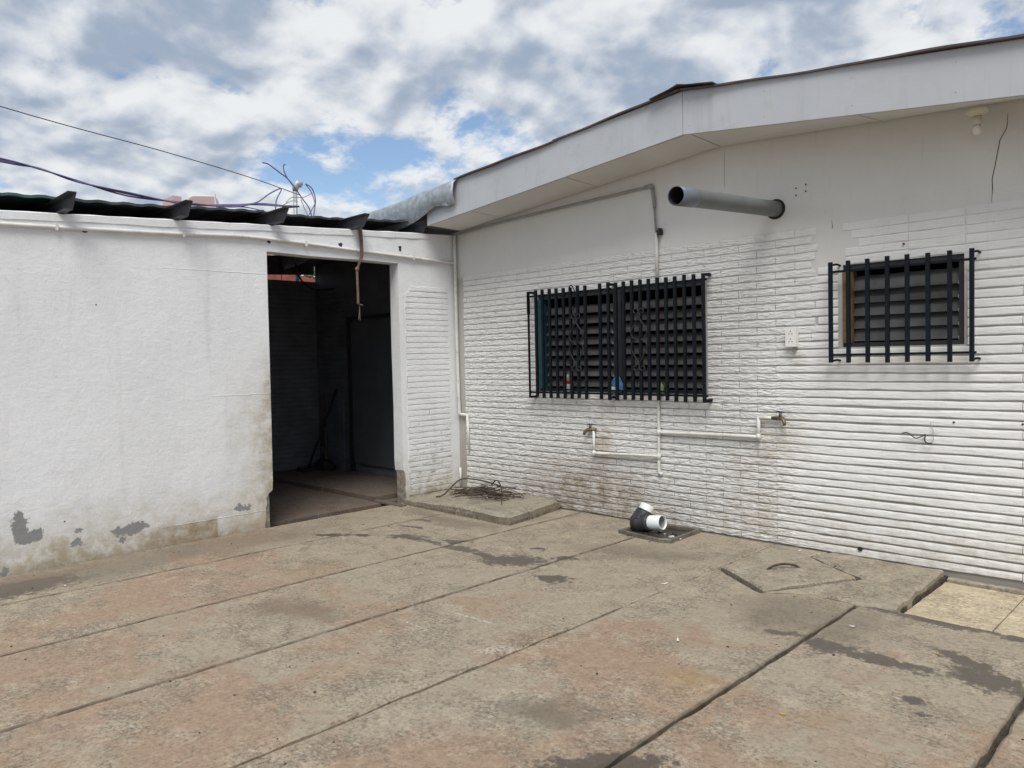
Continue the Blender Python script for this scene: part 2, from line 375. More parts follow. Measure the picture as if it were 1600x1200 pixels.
plain('bag_blue', (0.05, 0.17, 0.34), 0.3, var=0.3, scale=20)
plain('label_red', (0.36, 0.03, 0.05), 0.5)
plain('plastic_clear', (0.40, 0.41, 0.40), 0.25, var=0.1)
plain('cap_green', (0.16, 0.20, 0.06), 0.5)
plain('bark', (0.11, 0.085, 0.06), 0.9, var=0.3)
plain('litter_pale', (0.62, 0.60, 0.55), 0.8)
plain('leaf_dry', (0.40, 0.28, 0.06), 0.8, var=0.3, scale=40)

n, p = new_mat('louvre_glass'); P = pos(n)
n.l.new(n.mix(n.ramp(n.noise(P, 9, 4), 0.3, 0.7), (0.062, 0.061, 0.058), (0.092, 0.09, 0.086)), p.inputs['Base Color'])
p.inputs['Roughness'].default_value = 0.28; p.inputs['Specular IOR Level'].default_value = 0.5
n, p = new_mat('bulb_glass'); p.inputs['Base Color'].default_value = (0.72, 0.70, 0.66, 1); p.inputs['Roughness'].default_value = 0.15
n, p = new_mat('leaf'); P = pos(n)
n.l.new(n.mix(n.noise(P, 6, 3), (0.035, 0.085, 0.018), (0.10, 0.17, 0.04)), p.inputs['Base Color']); p.inputs['Roughness'].default_value = 0.55


# ------------------------------------------------------------------ mesh helpers
WL = {}


def wl(o): return WL.get(o.name, Vector((0, 0, 0))) if o else Vector((0, 0, 0))


class MB:
    def __init__(s): s.v = []; s.f = []; s.smooth = []
    def quad(s, *pts, smooth=False):
        i = len(s.v); s.v += [tuple(q) for q in pts]; s.f.append(tuple(range(i, i + len(pts)))); s.smooth.append(smooth)
    def box(s, a, b):
        x0, x1 = sorted((a[0], b[0])); y0, y1 = sorted((a[1], b[1])); z0, z1 = sorted((a[2], b[2]))
        i = len(s.v)
        s.v += [(x0, y0, z0), (x1, y0, z0), (x1, y1, z0), (x0, y1, z0), (x0, y0, z1), (x1, y0, z1), (x1, y1, z1), (x0, y1, z1)]
        for q in ((0, 3, 2, 1), (4, 5, 6, 7), (0, 1, 5, 4), (1, 2, 6, 5), (2, 3, 7, 6), (3, 0, 4, 7)):
            s.f.append(tuple(i + k for k in q)); s.smooth.append(False)
        return s
    def loft(s, rings, closed=True, cap=(True, True), smooth=True):
        i = len(s.v); m = len(rings[0])
        for r in rings: s.v += [tuple(q) for q in r]
        for a in range(len(rings) - 1):
            for b in range(m if closed else m - 1):
                c = (b + 1) % m
                s.f.append((i + a * m + b, i + a * m + c, i + (a + 1) * m + c, i + (a + 1) * m + b)); s.smooth.append(smooth)
        if closed and cap[0]: s.f.append(tuple(i + k for k in range(m - 1, -1, -1))); s.smooth.append(False)
        if closed and cap[1]: s.f.append(tuple(i + (len(rings) - 1) * m + k for k in range(m))); s.smooth.append(False)
        return s
    def tube(s, pts, r, k=8, cap=(True, True)):
        pts = [Vector(q) for q in pts]; rr = r if hasattr(r, '__len__') else [r] * len(pts)
        rings = []; up = None
        for j, q in enumerate(pts):
            t = (pts[min(j + 1, len(pts) - 1)] - pts[max(j - 1, 0)]).normalized()
            if up is None:
                up = Vector((0, 0, 1)) if abs(t.z) < 0.9 else Vector((1, 0, 0))
            a = up - t * up.dot(t); a = a.normalized() if a.length > 1e-6 else t.orthogonal().normalized(); up = a
            b = t.cross(a)
            rings.append([q + (a * math.cos(2 * math.pi * m / k) + b * math.sin(2 * math.pi * m / k)) * rr[j] for m in range(k)])
        return s.loft(rings, True, cap)
    def prism(s, poly, depth_vec):
        """poly: list of 3d points, extruded along depth_vec"""
        d = Vector(depth_vec); a = [Vector(q) for q in poly]; b = [q + d for q in a]; m = len(a)
        i = len(s.v); s.v += [tuple(q) for q in a] + [tuple(q) for q in b]
        s.f.append(tuple(i + k for k in range(m))); s.f.append(tuple(i + m + k for k in range(m - 1, -1, -1))); s.smooth += [False, False]
        for k in range(m):
            c = (k + 1) % m
            s.f.append((i + k, i + m + k, i + m + c, i + c)); s.smooth.append(False)
        return s
    def mesh(s, name, origin):
        me = bpy.data.meshes.new(name)
        me.from_pydata([tuple(Vector(q) - origin) for q in s.v], [], s.f)
        me.polygons.foreach_set('use_smooth', s.smooth)
        bm = bmesh.new(); bm.from_mesh(me); bmesh.ops.recalc_face_normals(bm, faces=bm.faces); bm.to_mesh(me); bm.free()
        return me
    def build(s, name, mat, parent=None, origin=None):
        if origin is None:
            n_ = len(s.v); xs = [q[0] for q in s.v]; ys = [q[1] for q in s.v]; zs = [q[2] for q in s.v]
            origin = Vector(((min(xs) + max(xs)) / 2, (min(ys) + max(ys)) / 2, min(zs)))
        origin = Vector(origin)
        me = s.mesh(name, origin); me.materials.append(MATS[mat])
        o = bpy.data.objects.new(name, me); COL.objects.link(o)
        WL[o.name] = origin
        o.parent = parent; o.location = origin - wl(parent)
        return o


def tag(o, label=None, cat=None, group=None, kind=None):
    if label: o['label'] = label
    if cat: o['category'] = cat
    if group: o['group'] = group
    if kind: o['kind'] = kind
    return o


def empty(name, loc, label=None, cat=None, group=None, kind=None):
    o = bpy.data.objects.new(name, None); COL.objects.link(o); o.location = loc; o.empty_display_size = 0.1
    WL[o.name] = Vector(loc)
    return tag(o, label, cat, group, kind)


def inst(name, me, loc, parent, rotz=0.0, scale=(1, 1, 1)):
    o = bpy.data.objects.new(name, me); COL.objects.link(o); o.parent = parent
    o.location = Vector(loc) - wl(parent); o.rotation_euler = (0, 0, rotz); o.scale = scale
    WL[o.name] = Vector(loc)
    return o


def bez(p0, p1, p2, p3, k=10):
    p0, p1, p2, p3 = map(Vector, (p0, p1, p2, p3))
    return [(1 - t) ** 3 * p0 + 3 * (1 - t) ** 2 * t * p1 + 3 * (1 - t) * t * t * p2 + t ** 3 * p3 for t in [i / k for i in range(k + 1)]]


def spline(pts, k=6):
    pts = [Vector(q) for q in pts]; o = []
    for i in range(len(pts) - 1):
        a = pts[max(i - 1, 0)]; b = pts[i]; c = pts[i + 1]; d = pts[min(i + 2, len(pts) - 1)]
        for j in range(k):
            t = j / k
            o.append(0.5 * ((2 * b) + (c - a) * t + (2 * a - 5 * b + 4 * c - d) * t * t + (3 * b - a - 3 * c + d) * t ** 3))
    o.append(pts[-1]); return o


# ================================================================== SETTING: ground and paving
g_ = MB(); g_.quad((-250, -250, -0.16), (250, -250, -0.16), (250, 250, -0.16), (-250, 250, -0.16))
tag(g_.build('ground', 'soil'), kind='structure')
yard = MB().box((0.0, -14, -0.15), (4.99, 0.0, -0.032)).box((4.991, -14, -0.15), (12.5, -1.062, -0.032)).box((4.991, -1.061, -0.15), (12.5, 0.0, -0.088)).build('yard_floor', 'joint_dirt'); tag(yard, kind='structure')


def slab(poly, mat, top=0.0, bot=-0.13, gap=0.006, jit=0.003, parent=None, name='concrete_slab', step=0.07, bev=0.008, tops=None):
    """ragged edged cast slab. poly is counter-clockwise"""
    pts = [Vector((q[0], q[1], 0)) for q in poly]; m = len(pts)
    ins = []
    for i in range(m):
        a, b, c = pts[i - 1], pts[i], pts[(i + 1) % m]
        d1 = (b - a).normalized(); d2 = (c - b).normalized()
        n1 = Vector((-d1.y, d1.x, 0)); n2 = Vector((-d2.y, d2.x, 0))
        k = (n1 + n2); k = k / max(0.3, (1 + n1.dot(n2)))
        ins.append(b + k * gap)
    rim = []
    for i in range(m):
        a, b = ins[i], ins[(i + 1) % m]; L = (b - a).length; ks = max(1, min(110, int(L / step)))
        nr = Vector((-(b - a).y, (b - a).x, 0)).normalized()
        for j in range(ks):
            q = a.lerp(b, j / ks)
            if j: q = q + nr * random.gauss(0.002, jit)
            rim.append(q)
    cx = sum((q for q in rim), Vector()) / len(rim)
    def zt(q): return tops(q.x, q.y) if tops else top
    outer = [(q.x, q.y, zt(q) - bev * random.uniform(0.6, 1.5)) for q in rim]
    inner = []
    for i, q in enumerate(rim):
        a, c = rim[i - 1], rim[(i + 1) % len(rim)]
        t = (c - a).normalized(); nr = Vector((-t.y, t.x, 0)); q2 = q + nr * bev * random.uniform(0.8, 2.0)
        inner.append((q2.x, q2.y, zt(q2)))
    low = [(q.x, q.y, bot) for q in rim]
    mb = MB(); mb.loft([low, outer, inner], True, (False, True), smooth=False)
    return mb.build(name, mat, parent)


XB = [0.010, 0.80, 1.81, 2.80, 3.78, 4.80, 5.79, 6.80, 7.85, 8.9, 10.0, 11.1, 12.3]
cuts = {0: [-13.5, -6.2, -0.02], 1: [-13.5, -6.0, -0.02], 2: [-13.5, -5.9, -0.02], 3: [-13.5, -6.3, -0.02]}
for i in range(len(XB) - 1):
    x0, x1 = XB[i], XB[i + 1]
    if i == 4:
        slab([(x0, -13.5), (x1, -13.5), (x1, -6.1), (x0, -6.1)], 'concrete', parent=yard)
        slab([(x0, -6.1), (x1, -6.1), (x1, -1.10), (4.50, -1.075), (4.27, -1.25), (x0 - 0.006, -0.925), (x0 - 0.006, -2.0), (x0, -2.25)], 'concrete', parent=yard, gap=0.008)
        continue
    if i == 2: x1 += 0.006
    if i == 3: x0 -= 0.006
    cs = cuts.get(i, [-13.5, -6.0, -1.06])
    for a, b in zip(cs[:-1], cs[1:]):
        far = b > -1.9 and i in (2, 3)
        slab([(x0, a), (x1, a), (x1, -2.25), (x1 + 0.006, -2.0), (x1 + 0.006, b), (x0, b)] if i == 3 and b > -1 else [(x0, a), (x1, a), (x1, b), (x0, b)], 'concrete', parent=yard,
             gap=(0.010 if i >= 3 else 0.0085))
# the pieces round the inspection cover
slab([(3.779, -0.915), (4.125, -0.225), (4.20, -0.02), (3.779, -0.02)], 'concrete_grey', parent=yard, gap=0.005)
slab([(4.15, -0.235), (4.635, -0.566), (4.285, -1.245), (4.506, -1.07), (4.80, -1.095), (5.0, -1.055), (4.978, -0.02), (4.21, -0.02)], 'concrete_grey',
     top=0.012, gap=0.006, parent=yard, step=0.08, jit=0.006, bev=0.016)
cov_e = empty('inspection_cover', (4.2, -0.74, 0), 'square concrete inspection cover with a bent steel handle set in the paving', 'manhole cover')
slab([(3.765, -0.90), (4.268, -1.235), (4.618, -0.568), (4.142, -0.24)], 'concrete_grey', top=0.012, bot=-0.08, gap=0.017, parent=cov_e, name='cover_slab', step=0.09, bev=0.01)
MB().tube(bez((4.075, -0.785, 0.004), (4.10, -0.755, 0.055), (4.19, -0.63, 0.055), (4.222, -0.588, 0.006), 12), 0.0085, 7).build('handle', 'steel_rusty', cov_e)
# tiled strip, one step lower
for a in range(5):
    for b in range(2):
        x0 = 4.992 + 0.46 * a; y0 = -1.015 + 0.47 * b; x1 = x0 + 0.46; y1 = min(y0 + 0.47, -0.07)
        slab([(x0, y0), (x1, y0), (x1, y1), (x0, y1)], 'tile_beige', top=-0.056, bot=-0.10, gap=0.0018, jit=0.0005, bev=0.002, parent=yard, name='floor_tile')
slab([(5.0, -0.068), (7.31, -0.068), (7.31, -0.02), (5.0, -0.02)], 'concrete_grey', top=-0.03, bot=-0.10, gap=0.001, parent=yard, name='wall_fillet')

# ================================================================== HOUSE
house = empty('house', (3.0, 0.0, 0), 'long white painted brick house with gable eave and barred louvre windows', 'house')
W1 = (1.25, 3.16, 1.165, 2.13); W2 = (4.30, 5.09, 1.535, 2.135)


def wall_top(x):
    return max(2.93, 3.213 - 0.0825 * (3.35 - x)) if x < 3.35 else 3.213 - 0.07 * (x - 3.35)


def wall_mesh(mb, x0, x1, yf, yb, holes, top):
    xs = sorted({x0, x1, -0.08, 3.35, *[h[0] for h in holes], *[h[1] for h in holes]})
    zs = [-0.15] + sorted({z for h in holes for z in h[2:]}) + ['t']
    for i in range(len(xs) - 1):
        for j in range(len(zs) - 1):
            a, b = xs[i], xs[i + 1]
            za = zs[j]; zb0 = top(a) if zs[j + 1] == 't' else zs[j + 1]; zb1 = top(b) if zs[j + 1] == 't' else zs[j + 1]
            if any(h[0] - 1e-6 <= a and b <= h[1] + 1e-6 and h[2] - 1e-6 <= za and zb0 <= h[3] + 1e-6 for h in holes): continue
            mb.quad((a, yf, za), (b, yf, za), (b, yf, zb1), (a, yf, zb0))
            mb.quad((a, yb, za), (a, yb, zb0), (b, yb, zb1), (b, yb, za))
    for h in holes:
        a, b, c, d = h
        mb.quad((a, yf, c), (b, yf, c), (b, yb, c), (a, yb, c)); mb.quad((a, yf, d), (a, yb, d), (b, yb, d), (b, yf, d))
        mb.quad((a, yf, c), (a, yb, c), (a, yb, d), (a, yf, d)); mb.quad((b, yf, c), (b, yf, d), (b, yb, d), (b, yb, c))
    mb.quad((x0, yf, -0.15), (x0, yf, top(x0)), (x0, yb, top(x0)), (x0, yb, -0.15))
    mb.quad((x1, yf, -0.15), (x1, yb, -0.15), (x1, yb, top(x1)), (x1, yf, top(x1)))
    for i in range(len(xs) - 1):
        a, b = xs[i], xs[i + 1]; mb.quad((a, yf, top(a)), (b, yf, top(b)), (b, yb, top(b)), (a, yb, top(a)))


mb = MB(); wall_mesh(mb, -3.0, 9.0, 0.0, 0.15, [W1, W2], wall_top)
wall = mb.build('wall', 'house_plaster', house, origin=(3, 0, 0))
# rear and side walls and ceiling close the rooms
mb = MB(); mb.box((-3.0, 5.0, -0.15), (9.0, 5.15, 2.6)); mb.box((-3.0, 0.151, -0.15), (-2.85, 4.999, 2.6)); mb.box((8.85, 0.151, -0.15), (9.0, 4.999, 2.6))
mb.box((-2.849, 0.151, 2.5), (8.849, 4.999, 2.58)); mb.box((-2.849, 0.151, -0.1), (8.849, 4.999, 0.0)); mb.box((3.9, 0.152, 0.001), (4.0, 4.9, 2.499))
mb.build('room_walls', 'room_dark', house)

# --- bricks
CH = 0.061; BL = 0.314


def brick_mesh(seed, w=BL - 0.0045, h=CH - 0.0085):
    rnd = random.Random(seed); nx, nz = 7, 4
    grid = []
    for j in range(nz):
        row = []
        for i in range(nx):
            u, v = i / (nx - 1), j / (nz - 1)
            e = i in (0, nx - 1) or j in (0, nz - 1)
            x = (u - .5) * (w - 0.004) + (0 if i in (0, nx - 1) else rnd.uniform(-.012, .012))
            z = (v - .5) * (h - 0.005) + (0 if j in (0, nz - 1) else rnd.uniform(-.005, .005)) + (rnd.uniform(-.0018, .0018) if e else 0)
            y = -(0.0095 + rnd.uniform(-.0008, .0010)) if e else -(0.0105 + rnd.uniform(-.001, .0028))
            row.append((x, y, z))
        grid.append(row)
    m = MB(); i0 = len(m.v)
    for r in grid: m.v += r
    for j in range(nz - 1):
        for i in range(nx - 1):
            m.f.append((i0 + j * nx + i, i0 + j * nx + i + 1, i0 + (j + 1) * nx + i + 1, i0 + (j + 1) * nx + i)); m.smooth.append(False)
    ring = [j * 0 + i for i in range(nx)] + [j * nx + nx - 1 for j in range(1, nz)] + [(nz - 1) * nx + i for i in range(nx - 2, -1, -1)] + [j * nx for j in range(nz - 2, 0, -1)]
    b0 = len(m.v)
    for k in ring:
        x, y, z = m.v[k]; m.v.append((x * w / (w - .004), 0.002, z * h / (h - .005)))
    for a in range(len(ring)):
        c = (a + 1) % len(ring); m.f.append((ring[a], b0 + a, b0 + c, ring[c])); m.smooth.append(False)
    me = m.mesh('brick', Vector((0, 0, 0)))
    return me, m


BR = [brick_mesh(100 + i) for i in range(10)]
for me, _ in BR: me.materials.append(MATS['house_brick'])


def spans(x0, x1, holes):
    segs = [(x0, x1)]
    for a, b in holes:
        new = []
        for s0, s1 in segs:
            if b <= s0 or a >= s1: new.append((s0, s1)); continue
            if a > s0: new.append((s0, a))
            if b < s1: new.append((b, s1))
        segs = new
    return segs


pieces = []; bands = []
for k in range(40):
    z0 = k * CH + 0.0; zc = z0 + CH / 2
    if zc > 2.43: break
    xe = 3.79 if zc < 1.60 else 4.10 + 0.03 * math.sin(k * 2.1)
    if zc < 1.60 and k % 2 == 0: xe = 3.786
    holes = []
    if W1[2] - 0.03 < zc < W1[3] + 0.03: holes.append((W1[0] - 0.025, W1[1] + 0.025))
    ph = 3.472 if k % 2 == 0 else 3.629
    j = ph - BL * 12
    while j < xe:
        a, b = max(j, 0.125 + 0.004 * math.sin(k * 3.7)), min(j + BL, xe)
        if b - a > 0.03:
            for s0, s1 in spans(a, b, holes):
                if s1 - s0 > 0.03: pieces.append((s0, s1, zc))
        j += BL
    # long trowelled courses on the right
    h2 = []
    if W2[2] - 0.02 < zc < W2[3] + 0.02: h2.append((W2[0] - 0.03, W2[1] + 0.02 + 0.10 * max(0, math.sin(k * 1.3)) * (zc > 1.95)))
    if zc > 2.15: h2.append((xe, 4.36 + 0.06 * math.sin(k * 1.9)))
    for s0, s1 in spans(xe - 0.003, 8.9, h2):
        if s1 - s0 < 0.05: continue
        jl = [q for q in (4.75, 5.10, 5.55, 6.2, 6.9, 7.6) if s0 + 0.1 < q < s1 - 0.1] if zc > 1.95 else ([q for q in (5.42 + 0.05 * (k % 3), 6.9) if s0 + .1 < q < s1 - .1])
        e = [s0] + jl + [s1]
        for a, b in zip(e[:-1], e[1:]): bands.append((a, b, z0, zc))
camv = Vector((6.51, -5.69, 1.5))
pieces.sort(key=lambda q: (Vector(((q[0] + q[1]) / 2, 0, q[2])) - camv).length)
rb = random.Random(5)
rest = MB()
for i, (a, b, zc) in enumerate(pieces):
    me, m = BR[rb.randrange(len(BR))]; sx = (b - a) / BL; sy = rb.uniform(0.75, 1.15); fl = rb.choice((1, -1))
    if zc > 2.0: sy *= max(0.32, 1.0 - (zc - 2.0) * 1.7)
    if i < 300:
        inst('brick', me, ((a + b) / 2, 0, zc), wall, 0, (sx, sy, 1)).rotation_euler = (0, 0 if fl > 0 else 0, 0)
    else:
        o = len(rest.v); rest.v += [((a + b) / 2 + q[0] * sx, q[1] * sy, zc + q[2]) for q in m.v]
        rest.f += [tuple(o + t for t in f) for f in m.f]; rest.smooth += m.smooth
ro = rest.build('bricks', 'house_brick', wall); ro['kind'] = 'stuff'


def band(a, b, z0, zc):
    rnd = random.Random(int(a * 991 + z0 * 7919)); ks = max(2, int((b - a) / 0.09)); rings = []
    pr = 0.0125 if zc < 1.75 else (0.010 if zc < 2.15 else 0.0042)
    w1 = w2 = 0.0
    gp = 0.006 if zc < 2.0 else 0.004
    for i in range(ks + 1):
        x = a + (b - a) * i / ks + (0.002 if i == 0 else -0.002 if i == ks else rnd.uniform(-.02, .02))
        w1 = 0.7 * w1 + rnd.gauss(0, .0018); w2 = 0.7 * w2 + rnd.gauss(0, .0015); d = rnd.uniform(-.0025, .0025)
        fade = min(1.0, 0.45 + (x - 3.79) / 0.8)
        zl, zh = z0 + gp + w1, z0 + CH - gp * 0.45 + w2
        y1 = -(pr * (0.55 + 0.45 * fade) + d)
        rings.append([(x, 0.002, zl), (x, y1 * 0.80, zl + 0.0015), (x, y1, zl + 0.007), (x, y1 * 0.92, zl + 0.030 + rnd.uniform(-.004, .004)), (x, y1 * 0.70, zh - 0.008), (x, y1 * 0.15, zh), (x, 0.002, zh)])
    m = MB(); m.loft(rings, True, (True, True), smooth=False)
    return m


for a, b, z0, zc in bands: band(a, b, z0, zc).build('brick_course', 'house_brick', wall)

# cracks in the plaster
for pts in ([(5.336, 2.99), (5.33, 2.90), (5.292, 2.83), (5.27, 2.70), (5.249, 2.591), (5.251, 2.53), (5.246, 2.44)], [(3.36, 3.15), (3.354, 3.0), (3.356, 2.86)], [(5.262, 2.36), (5.256, 2.32), (5.266, 2.26)], [(4.222, 2.47), (4.228, 2.43), (4.225, 2.41)]):
    m = MB(); w = 0.0025
    m.tube([(x, -0.0002, z) for x, z in pts], [0.0008] + [w if pts[0][0] > 4 else 0.0012] * (len(pts) - 2) + [0.0008], 5).build('crack', 'slot_dark', wall)
for x, z in ((4.03, 2.77), (4.03, 2.72), (3.955, 2.755), (3.955, 2.70), (4.72, 2.24), (5.42, 1.02), (5.03, 1.015)):
    m = MB(); m.tube([(x, 0.0, z), (x, -0.003 if z > 2.5 else -0.016, z)], 0.0065, 8).build('screw_hole', 'slot_dark', wall)
m = MB(); m.tube([(4.418, 0.0, 0.062), (4.418, -0.020, 0.060)], 0.017, 12); m.build('weep_hole', 'slot_dark', wall)

# --- louvre windows
def louvre_window(name, hole, panels, slat_h, n_slat, z_first, tilt, jamb_mat, label):
    a, b, c, d = hole
    w = empty(name, ((a + b) / 2, 0.05, c)); w.parent = house; w.location = Vector(((a + b) / 2, 0.05, c)) - wl(house); w['label'] = label
    m = MB()
    m.box((a + .002, 0.012, d - 0.04), (b - .002, 0.11, d - .002)); m.box((a + .002, 0.012, c + .002), (b - .002, 0.11, c + 0.03))
    m.box((b - 0.035, 0.014, c + .031), (b - .002, 0.108, d - .041)); m.build('frame', 'frame_dark', w)
    m = MB(); m.box((a + .002, -0.012, c + .031), (a + 0.06, 0.108, d - .041)); m.build('jamb_board', jamb_mat, w)
    for (p0, p1) in panels[1:]:
        MB().box((p0 - 0.10, 0.016, c + .031), (p0 - 0.01, 0.10, d - .041)).build('mullion', 'frame_dark', w)
    tilt0 = tilt
    for (p0, p1) in panels:
        for k in range(n_slat):
            z = z_first + k * (d - 0.10 - z_first) / n_slat
            y0 = 0.035; t = 0.005; tilt = tilt0 + random.gauss(0, R(2.5)); dy, dz = math.sin(tilt) * slat_h, math.cos(tilt) * slat_h
            nrm = Vector((0, -math.cos(tilt), math.sin(tilt))) * t
            q = [Vector((p0, y0, z)), Vector((p1, y0, z)), Vector((p1, y0 + dy, z + dz)), Vector((p0, y0 + dy, z + dz))]
            MB().prism(q, nrm).build('glass_slat', 'louvre_glass', w)
            MB().box((p1 - 0.003, y0 - 0.012, z - 0.004), (p1 + 0.006, y0 + dy * 0.8, z + 0.018)).build('slat_clip', 'wire_grey', w)
    return w


louvre_window('louvre_window', W1, [(1.33, 2.17), (2.29, 3.115)], 0.098, 8, 1.215, R(38), 'teal_paint', 'wide louvre window with teal left jamb')
louvre_window('louvre_window', W2, [(4.365, 5.05)], 0.118, 5, 1.575, R(24), 'wood_tan', 'small louvre window with tan wooden jamb')

# --- eave: fascia, soffit, roof sheets, galvanised edge
YF = -0.50


def fb(x): return 3.213 - 0.0862 * (3.287 - x) if x < 3.287 else 3.213 - 0.1202 * (x - 3.287)
def ft(x): return 3.544 - 0.0755 * (3.275 - x) if x < 3.275 else 3.544 - 0.1262 * (x - 3.275)


for a, b in ((0.13, 3.279), (3.283, 9.0)):
    m = MB(); m.prism([(a, YF, fb(a)), (b, YF, fb(b)), (b, YF, ft(b)), (a, YF, ft(a))], (0, 0.025, 0)); m.build('fascia_board', 'fascia_white', house)
for x in [0.9 + 0.61 * i for i in range(13)]:
    for q in (0.06, 0.24):
        MB().tube([(x, YF + .002, fb(x) + q), (x, YF - .0015, fb(x) + q)], 0.0045, 7).build('nail_head', 'conduit_grey', house)
sj = [-0.35, 0.79, 2.055, 3.33, 4.58, 5.83, 7.08, 9.0]
for a, b in zip(sj[:-1], sj[1:]):
    a0 = a + 0.006; b0 = b - 0.006
    if a < 0: a0 = 0.135
    m = MB(); ya = YF + 0.027; yb = -0.014
    m.prism([(a0, ya, fb(a0) + 0.004), (b0, ya, fb(b0) + 0.004), (b0, yb, wall_top(b0) - 0.012), (a0, yb, wall_top(a0) - 0.012)], (0, 0, 0.008)); m.build('soffit_panel', 'soffit_white', house)
m = MB()
for a, b in ((0.0, 3.3), (3.3, 9.0)):
    m.quad((a, YF + 0.026, fb(a) + 0.02), (b, YF + 0.026, fb(b) + 0.02), (b, -0.001, wall_top(b) - 0.001), (a, -0.001, wall_top(a) - 0.001))
m.build('soffit_backing', 'seam_dark', house)
# roof sheets: long wavy metal panels, only their edge shows from the yard
def roof_panel(x0, x1, lift=0.0):
    m = MB(); ks = 26; rings = []
    for i in range(ks + 1):
        x = x0 + (x1 - x0) * i / ks; wv = 0.0025 * math.sin(x * 9.3 + x0) + 0.004 * math.sin(x * 2.7)
        yy = YF - 0.030 + 0.010 * math.sin(x * 3.1 + 1)
        zt = ft(x) + 0.004 + wv + lift * 0.5
        rings.append([(x, yy, zt - 0.010), (x, yy, zt + 0.003), (x, 5.3, zt + 0.004), (x, 5.3, zt - 0.006), (x, YF + 0.05, zt - 0.006)])
    return m.loft(rings, True, (True, True), smooth=False)


for a, b, l in ((0.60, 2.0, 0.0), (1.95, 3.27, 0.010), (3.28, 4.7, 0.004), (4.65, 6.1, 0.014), (6.05, 7.5, 0.006), (7.45, 9.0, 0.016)):
    roof_panel(a, b, l).build('roof_sheet', 'roof_brown', house)
m = MB(); rings = []
for y in (-0.57, -0.4, 0.5, 5.3):
    k = 0.012 * math.sin(y * 7); rings.append([(3.02, y, ft(3.02) + 0.012), (3.16, y, ft(3.16) + 0.018), (3.275, y, ft(3.275) + 0.034 + k), (3.40, y, ft(3.40) + 0.022), (3.58, y, ft(3.58) + 0.018), (3.58, y, ft(3.58) + 0.012), (3.275, y, ft(3.275) + 0.024 + k), (3.02, y, ft(3.02) + 0.006)])
m.loft(rings, True, (True, True), smooth=False); m.build('ridge_cap', 'roof_brown', house)
# low end of the roof, bent galvanised sheet over the edge
m = MB(); rings = []; ks = 34
for i in range(ks + 1):
    x = 0.64 - (0.64 + 2.9) * i / ks; s = min(1.0, i / 6)
    top = ft(x) + 0.012 + 0.006 * math.sin(x * 5); drop = 0.30 - 0.03 * math.sin(x * 3.0) + (0.0 if i else -0.01) - 0.05 * max(0, 1 - abs(x - 0.30) / 0.25)
    bl = 0.008 + 0.014 * math.sin(x * 4 + 1) * s
    prof = [(5.2, top + 0.004), (-0.3, top + 0.004), (-0.47, top), (-0.535, top - 0.020), (-0.565 - bl * 0.3, top - 0.06), (-0.570 - bl, top - 0.14), (-0.560 - bl * 0.9, top - 0.22), (-0.540 - bl * 0.3, top - drop)]
    inn = [(y + (0.004 if y < 0 else 0), z - 0.004) for y, z in reversed(prof)]
    rings.append([(x, y, z) for y, z in prof + inn])
m.loft(rings, True, (True, True)); m.build('galvanised_roof_edge', 'galvanised', house)
# ridge of metal under the low end
m = MB(); m.box((-2.9, -0.48, 2.98), (0.12, -0.44, 3.06)); m.build('eave_purlin', 'purlin_grey', house)

# ================================================================== SHED with the long white yard wall
shed = empty('shed', (-1.5, -3.0, 0), 'lean-to shed behind white rendered yard wall with dark open doorway', 'shed')
def wt(y): return 2.90 + 0.0588 * y
TH = 0.15
OL, OR_, OT = -2.29, -0.803, 2.532
poly_l = [(-8.6, -0.13), (-2.39, -0.13), (-2.385, 0.03), (-2.372, 0.10), (-2.378, 0.17), (-2.362, 0.215), (-2.366, 0.27), (-2.34, 0.31), (-2.305, 0.335), (-2.299, 0.42), (-2.296, 0.8), (-2.293, 1.3), (-2.292, 1.9), (OL, OT), (OL, wt(OL)), (-8.6, wt(-8.6))]
poly_t = [(OL, OT), (-1.8, OT - 0.006), (-1.2, OT + 0.003), (OR_, OT), (OR_, wt(OR_)), (OL, wt(OL))]
poly_r = [(OR_, OT), (-0.806, 1.6), (-0.800, 1.0), (-0.806, 0.42), (-0.800, 0.335), (-0.777, 0.30), (-0.765, 0.22), (-0.772, 0.12), (-0.758, 0.0), (-0.76, -0.13), (0.0, -0.13), (0.0, wt(0)), (OR_, wt(OR_))]
m = MB()
def extr(poly): m.prism([(0, y, z) for y, z in poly], (-TH, 0, 0))
for pl in (poly_l, poly_t, poly_r): extr(pl)
# split long top edges a little so that they are not razor straight
swall = m.build('wall', 'shed_paint', shed, origin=(0, -3, 0))
tag(swall, 'white rendered wall with flaking paint along its foot')
# broken block cores at the foot of both jambs
m = MB(); m.box((-0.135, -2.395, -0.1), (-0.012, -2.335, 0.325)); m.build('broken_block', 'core_grey', swall)
m = MB(); m.box((-0.135, -0.79, -0.1), (-0.012, -0.74, 0.315)); m.build('broken_block', 'core_grey', swall)
for z in (0.06, 0.14, 0.23): MB().box((-0.09, -2.325, z), (-0.05, -2.334, z + 0.03)).build('block_cavity', 'slot_dark', swall)
# render joints: small ledges
for a, b, z in ((-3.3, -2.295, 2.324), (-5.6, -4.6, 2.324), (-2.9, -2.30, 1.234), (-3.35, -2.375, 0.160)):
    m = MB(); ks = 14; rings = []
    for i in range(ks + 1):
        y = a + (b - a) * i / ks; q = z + random.gauss(0, .0022) - 0.004 * (1 - i / ks); e = min(1, i / 3)
        rings.append([(-.001, y, q - .008), (0.0018 * e, y, q - .004), (0.002 * e, y, q + .001), (-.001, y, q + .003)])
    m.loft(rings, True, (True, True), smooth=False).build('render_ledge', 'shed_paint', swall)
